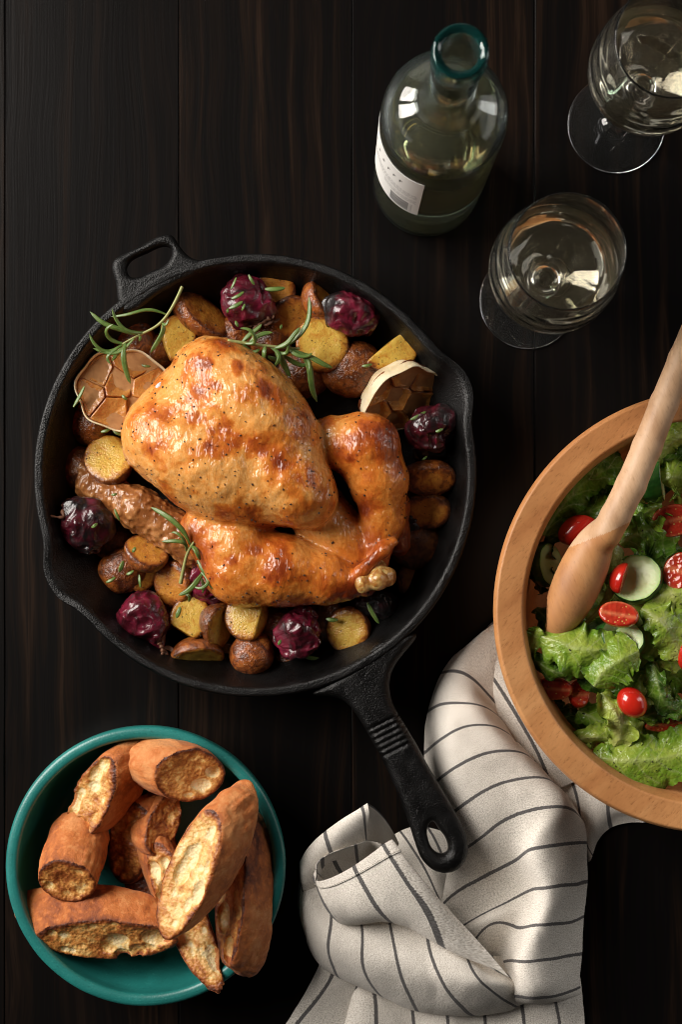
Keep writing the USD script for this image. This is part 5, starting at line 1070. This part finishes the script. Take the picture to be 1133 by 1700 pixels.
# pepper ground over the salad
rng = np.random.default_rng(41); out = []
zmap = []
for p_ in stage.GetPrimAtPath('/World').GetChildren():
    if p_.GetName().startswith(('lettuce_leaf', 'cherry')) and p_.IsA(UsdGeom.Mesh): zmap.append(np.array(UsdGeom.Mesh(p_).GetPointsAttr().Get()))
allp = np.vstack(zmap); key = np.round(allp[:, :2] / .0012).astype(int)
top = {}
for kx, ky, zz in zip(key[:, 0], key[:, 1], allp[:, 2]): top[(kx, ky)] = max(top.get((kx, ky), -1), zz)
ks = sorted(top); pick = rng.choice(len(ks), 420, replace=False)
vv = np.array([[ks[i][0] * .0012, ks[i][1] * .0012, top[ks[i]] + .0002] for i in pick]); dens = meshkit.fbm(vv * 28, 2, 6) > .47
v, f = flakes(vv[dens], np.tile([0, 0, 1.0], (len(vv), 1))[dens], range(int(dens.sum())), .0006, 12)
put(None, 'ground_pepper', v, f, M_pepper, smooth=False, kind='stuff', label='coarse ground black pepper sprinkled over the salad', cat='pepper')
# ================================================================ striped linen napkin: one cloth in folds
M_linen = mat('striped_linen', {
    'a': ('attribute', {'attribute': 's'}), 't': ('attribute', {'attribute': 't'}), 'fr': ('math', {'math_type': 'fraction'}), 'sb': ('math', {'math_type': 'subtract', 'value2': .5}), 'ab': ('math', {'math_type': 'absolute'}),
    'ad5': ('math', {'math_type': 'add', 'value2': 100.5}),
    'cv': ('combine_xyz', {}), 'm1': ('mapping', {'scale': (30.0, 1250.0, 1.0)}), 'm2': ('mapping', {'scale': (3.0, 90.0, 1.0)}), 'n1': ('noise_texture', {'scale': 1.0, 'detail': 2}), 'n2': ('noise_texture', {'scale': 1.0, 'detail': 3}),
    'm3': ('mapping', {'scale': (46.0, 160.0, 1.0)}), 'n3': ('noise_texture', {'scale': 1.0, 'detail': 2}),
    'nw': ('math', {'math_type': 'multiply_add', 'value2': .03, 'value3': -.015}), 'ab2': ('math', {'math_type': 'add'}),
    'sr': ('rgb_ramp', {'ramp': [(0, (.90, .90, .90)), (.040, (.9, .9, .9)), (.052, (0, 0, 0)), (1, (0, 0, 0))]}),
    'wr': ('rgb_ramp', {'ramp': [(.3, (.48, .43, .37)), (.5, (.78, .725, .65)), (.7, (.94, .89, .82))]}),
    'wr2': ('rgb_ramp', {'ramp': [(.3, (.88, .87, .86)), (.6, (1.04, 1.04, 1.04))]}), 'mm': ('mix', {'mix_type': 'multiply', 'fac': 1.0}),
    'wr3': ('rgb_ramp', {'ramp': [(.3, (.95, .945, .94)), (.5, (1, 1, 1)), (.72, (1.04, 1.04, 1.04))]}), 'm4': ('mix', {'mix_type': 'multiply', 'fac': 1.0}),
    'ink': ('rgb_ramp', {'ramp': [(.3, (.018, .017, .021)), (.7, (.085, .08, .085))]}), 'mx': ('mix', {'mix_type': 'mix'}),
    'b': ('bump', {'distance': .0006, 'strength': .7}), 'b2': ('bump', {'distance': .0010, 'strength': .35}), 'g': ('geometry', {}), 'n5': ('noise_texture', {'scale': 90, 'detail': 3}),
    'p': ('principled_bsdf', {'roughness': .85, 'sheen_weight': .15, 'sheen_roughness': .5, 'specular_ior_level': .2})},
    [('a.fac', 'ad5.value1'), ('ad5.value', 'fr.value1'), ('fr.value', 'sb.value1'), ('sb.value', 'ab.value1'), ('a.fac', 'cv.x'), ('t.fac', 'cv.y'), ('cv.vector', 'm1.vector'), ('cv.vector', 'm2.vector'), ('cv.vector', 'm3.vector'), ('m1.vector', 'n1.vector'), ('m2.vector', 'n2.vector'), ('m3.vector', 'n3.vector'),
     ('n1.fac', 'nw.value1'), ('ab.value', 'ab2.value1'), ('nw.value', 'ab2.value2'), ('ab2.value', 'sr.fac'), ('n1.fac', 'wr.fac'), ('n3.fac', 'wr2.fac'), ('wr.color', 'mm.color1'), ('wr2.color', 'mm.color2'), ('n1.fac', 'ink.fac'),
     ('sr.color', 'mx.fac'), ('n2.fac', 'wr3.fac'), ('mm.color', 'm4.color1'), ('wr3.color', 'm4.color2'), ('m4.color', 'mx.color1'), ('ink.color', 'mx.color2'), ('mx.color', 'p.base_color'), ('n1.fac', 'b.height'), ('g.position', 'n5.vector'), ('n5.fac', 'b2.height'), ('b2.normal', 'b.normal'), ('b.normal', 'p.normal')])
napkin_parts = []; stitches = []
def cloth(rows, s, along='row', n=(70, 60), th=.0011, seed=0, wr=.0016, tscale=.024, hem=0):
    """rows: lists of (px, py, z); s: the stripe coordinate of each row (along='row') or of each column ('col')."""
    A = np.array([[P(*p) for p in r] for r in rows]); R_, C_ = A.shape[:2]
    i, j = np.linspace(0, R_ - 1, n[0]), np.linspace(0, C_ - 1, n[1])
    def ev(B): return RectBivariateSpline(np.arange(R_), np.arange(C_), B, kx=min(3, R_ - 1), ky=min(3, C_ - 1), s=0)(i, j)
    G = np.stack([ev(A[..., k]) for k in range(3)], -1)
    s = np.asarray(s, float)
    if along == 'row': S = np.repeat(np.interp(i, np.arange(R_), s)[:, None], n[1], 1); T = np.repeat(j[None] * tscale, n[0], 0)
    else: S = np.repeat(np.interp(j, np.arange(C_), s)[None], n[0], 0); T = np.repeat(i[:, None] * tscale, n[1], 1)
    N = np.cross(np.gradient(G, axis=0), np.gradient(G, axis=1)); N /= np.linalg.norm(N, axis=2, keepdims=True) + 1e-12
    N *= np.sign(N[..., 2:3]) + (N[..., 2:3] == 0)
    d = (meshkit.fbm(np.stack([G[..., 0] * 38, G[..., 1] * 38, G[..., 2] * 10 + seed], -1), 3, 50 + seed) - .5) * wr * 2
    d = d + (np.abs(meshkit.noise(np.stack([G[..., 0] * 60 + G[..., 1] * 25, G[..., 1] * 34, G[..., 2] * 20 + seed], -1), seed) - .5) - .2) * wr * 1.5
    G = G + N * d[..., None]; G[..., 2] = np.maximum(G[..., 2], .0009)
    S = S + (meshkit.noise(G * 45 + seed) - .5) * .07
    napkin_parts.append(solid_sheet(G, th, {'s': S, 't': T}))
    if hem:
        napkin_parts.append(solid_sheet(G[:hem] + N[:hem] * .0010, th, {'s': S[:hem], 't': T[:hem]}))
        c_ = 3; st = [G[hem - 2, q] + N[hem - 2, q] * .0017 for q in range(0, n[1])]
        stitches.append(np.array(st))
# the long panel from under the salad bowl down to the near edge; rows follow the stripes
cloth([
    [(770, 1080, .003), (790, 1060, .008), (806, 1045, .012), (822, 1030, .012), (838, 1020, .010), (858, 1012, .006)],
    [(735, 1116, .003), (752, 1113, .014), (768, 1116, .018), (786, 1127, .018), (806, 1148, .014), (836, 1180, .006)],
    [(712, 1181, .006), (738, 1169, .026), (766, 1167, .032), (796, 1171, .030), (822, 1186, .016), (846, 1212, .005)],
    [(705, 1250, .010), (740, 1222, .034), (775, 1205, .038), (815, 1205, .036), (850, 1224, .020), (872, 1258, .005)],
    [(708, 1311, .020), (760, 1272, .038), (806, 1250, .040), (850, 1246, .038), (884, 1260, .024), (904, 1296, .005)],
    [(730, 1364, .028), (785, 1325, .038), (832, 1300, .039), (888, 1291, .038), (920, 1300, .026), (938, 1330, .005)],
    [(745, 1425, .028), (808, 1382, .034), (852, 1354, .036), (916, 1340, .041), (950, 1343, .028), (968, 1362, .005)],
    [(735, 1502, .020), (792, 1460, .026), (858, 1426, .028), (884, 1408, .043), (930, 1401, .036), (974, 1398, .005)],
    [(748, 1552, .014), (808, 1514, .022), (876, 1480, .025), (902, 1472, .043), (936, 1469, .038), (974, 1462, .005)],
    [(770, 1600, .012), (822, 1532, .026), (862, 1540, .024), (890, 1536, .043), (926, 1533, .036), (970, 1522, .005)],
    [(790, 1640, .010), (815, 1612, .012), (842, 1596, .022), (868, 1597, .042), (914, 1592, .036), (966, 1582, .005)],
    [(800, 1670, .010), (822, 1650, .018), (846, 1640, .030), (878, 1643, .042), (920, 1640, .034), (962, 1628, .005)],
    [(804, 1680, .010), (824, 1664, .014), (850, 1662, .020), (884, 1664, .026), (924, 1660, .020), (964, 1646, .003)],
    [(806, 1676, .004), (826, 1660, .006), (852, 1656, .008), (886, 1656, .010), (924, 1652, .008), (962, 1642, .002)]],
    [-1.0, 0, 1, 2, 3, 4, 5, 6, 7, 8, 9, 9.8, 10.3, 10.5], 'row', (150, 90), seed=1, wr=.0013)
# the strip beside it, one stripe along its length, slipping under the bowl
cloth([
    [(790, 1120, .006), (806, 1110, .010), (822, 1098, .012), (850, 1080, .010)],
    [(812, 1160, .008), (836, 1152, .013), (856, 1138, .014), (884, 1122, .011)],
    [(842, 1212, .008), (868, 1206, .014), (888, 1190, .015), (916, 1172, .011)],
    [(878, 1262, .006), (898, 1262, .012), (922, 1250, .013), (950, 1232, .010)],
    [(900, 1310, .002), (914, 1312, .006), (934, 1306, .008), (970, 1290, .006)]],
    [-.45, -.02, .35, 1.0 - .2], 'col', (60, 40), seed=2, wr=.0008)
# the low corner under the lower rim of the bowl
cloth([
    [(896, 1270, .002), (930, 1268, .004), (965, 1265, .004), (1010, 1270, .004), (1080, 1290, .003)],
    [(925, 1320, .002), (955, 1316, .005), (985, 1316, .010), (1012, 1330, .010), (1080, 1336, .004)],
    [(960, 1372, .002), (968, 1374, .005), (988, 1366, .008), (1014, 1352, .008), (1078, 1352, .003)],
    [(978, 1430, .001), (984, 1418, .002), (994, 1392, .002), (1018, 1370, .002), (1072, 1366, .0012)]],
    [-.8, 0, .55, 1.05, 2.0], 'col', (50, 50), seed=3, wr=.0012)
# bottom layer lying on the table
cloth([
    [(570, 1600, .003), (606, 1600, .004), (676, 1610, .004), (738, 1615, .004), (800, 1620, .004), (850, 1610, .005), (900, 1605, .006), (958, 1606, .003)],
    [(578, 1650, .002), (622, 1650, .010), (684, 1666, .006), (742, 1672, .010), (803, 1662, .006), (862, 1645, .014), (915, 1640, .016), (966, 1636, .003)],
    [(572, 1690, .002), (626, 1694, .012), (688, 1700, .006), (745, 1705, .010), (807, 1702, .006), (870, 1690, .012), (928, 1692, .010), (970, 1690, .002)],
    [(564, 1760, .002), (632, 1760, .008), (694, 1760, .005), (749, 1760, .008), (812, 1760, .005), (874, 1760, .008), (936, 1760, .006), (976, 1760, .002)]],
    [-.7, 0, 1, 2, 3, 4, 5, 5.8], 'col', (60, 100), seed=4, wr=.0014)
cloth([
    [(535, 1590, .010), (556, 1612, .012), (596, 1628, .010)],
    [(512, 1640, .005), (530, 1655, .009), (588, 1660, .007)],
    [(474, 1706, .001), (492, 1704, .005), (578, 1704, .004)],
    [(440, 1760, .001), (452, 1760, .004), (572, 1760, .003)]],
    [-.42, 0, 1.0], 'col', (50, 40), seed=5, wr=.001)
# the big loop: outer sweep, its columns follow the stripes
cloth([
    [(506, 1420, .030), (545, 1480, .036), (592, 1508, .038), (642, 1505, .038), (708, 1525, .038), (764, 1552, .038), (815, 1585, .022), (870, 1560, .006)],
    [(497, 1470, .034), (549, 1540, .044), (602, 1560, .048), (655, 1573, .048), (718, 1590, .048), (784, 1610, .048), (838, 1616, .030), (892, 1600, .010)],
    [(498, 1520, .028), (546, 1575, .040), (605, 1605, .044), (668, 1622, .046), (744, 1642, .046), (812, 1640, .046), (868, 1634, .030), (924, 1622, .010)],
    [(514, 1566, .016), (556, 1614, .022), (628, 1648, .022), (690, 1672, .022), (782, 1682, .022), (852, 1668, .022), (892, 1650, .014), (930, 1628, .006)],
    [(530, 1578, .008), (566, 1606, .010), (634, 1636, .010), (694, 1654, .010), (780, 1664, .010), (848, 1652, .010), (890, 1634, .006), (925, 1612, .004)]],
    [-1, 0, 1, 2, 3, 4, 5, 6], 'col', (80, 130), seed=6, wr=.0013)
# front flap with the hem on top
cloth([
    [(526, 1442, .058), (536, 1462, .060), (589, 1437, .062), (637, 1402, .062), (648, 1403, .060)],
    [(528, 1470, .060), (552, 1492, .063), (608, 1476, .065), (668, 1452, .064), (690, 1450, .058)],
    [(535, 1494, .056), (572, 1520, .060), (634, 1514, .062), (704, 1510, .060), (742, 1508, .050)],
    [(548, 1512, .044), (590, 1534, .050), (652, 1530, .052), (728, 1560, .053), (800, 1570, .044)],
    [(556, 1506, .040), (596, 1522, .043), (654, 1520, .045), (734, 1556, .047), (845, 1622, .044)]],
    [-.1, .18, 1, 2, 2.35], 'col', (90, 110), seed=7, wr=.0010, hem=10)
# back of the loop, rising to the peak
cloth([
    [(498, 1432, .034), (530, 1390, .050), (575, 1356, .058), (611, 1334, .060)],
    [(500, 1462, .038), (538, 1424, .050), (584, 1384, .056), (612, 1362, .058)],
    [(508, 1496, .030), (552, 1452, .036), (594, 1412, .040), (608, 1392, .044)],
    [(530, 1520, .020), (565, 1478, .024), (600, 1432, .026), (606, 1412, .030)]],
    [-1.0, -.2, .62, 1.2], 'col', (60, 60), seed=8, wr=.001)
cloth([
    [(611, 1334, .060), (634, 1352, .052), (652, 1378, .040), (662, 1400, .026)],
    [(612, 1362, .052), (630, 1376, .044), (646, 1396, .034), (656, 1412, .022)],
    [(608, 1398, .038), (622, 1406, .032), (636, 1416, .026), (650, 1426, .016)]],
    [0, .55, .95], 'row', (40, 40), seed=9, wr=.0008)
# inside of the loop below the hem
cloth([
    [(526, 1442, .057), (548, 1418, .056), (590, 1403, .054), (612, 1396, .050), (636, 1402, .050)],
    [(531, 1452, .046), (550, 1434, .044), (592, 1418, .042), (616, 1408, .040), (636, 1414, .040)],
    [(545, 1466, .026), (560, 1456, .024), (596, 1438, .022), (620, 1424, .020), (640, 1430, .020)]],
    [-.3, .15, 1, 1.5, 2], 'col', (40, 50), seed=10, wr=.0006)
# flat piece beside the handle's end
cloth([
    [(640, 1392, .006), (664, 1380, .014), (690, 1372, .012), (735, 1380, .006)],
    [(660, 1440, .006), (700, 1432, .016), (720, 1425, .014), (760, 1430, .006)],
    [(690, 1490, .006), (728, 1486, .016), (742, 1478, .014), (770, 1480, .006)],
    [(720, 1540, .006), (752, 1536, .012), (766, 1532, .010), (790, 1535, .006)]],
    [-.8, 0, .6, 1.4], 'col', (50, 40), seed=11, wr=.001)
vs, fs, ns, at, k = [], [], [], {'s': [], 't': []}, 0
for v, f, n, a in napkin_parts:
    vs.append(v); fs.append(f + k); ns.append(n); k += len(v)
    for q in at: at[q].append(a[q])
nap = put(None, 'napkin', np.vstack(vs), np.vstack(fs), M_linen, normals=np.vstack(ns), attrs={q: np.concatenate(x) for q, x in at.items()}, label='crumpled cream linen napkin with thin charcoal stripes under the skillet handle and salad bowl', cat='napkin')

M_thread = mat('sewing_thread', {'p': ('principled_bsdf', {'base_color': (.62, .57, .50), 'roughness': .8})})
out = []
for st in stitches:
    for q in range(0, len(st) - 2, 2): out.append(tube(st[q:q + 2] * 1.0, .00022, 5))
put(nap, 'hem_stitching', *join(out), M_thread, label='row of small stitches along the hem', kind='stuff')
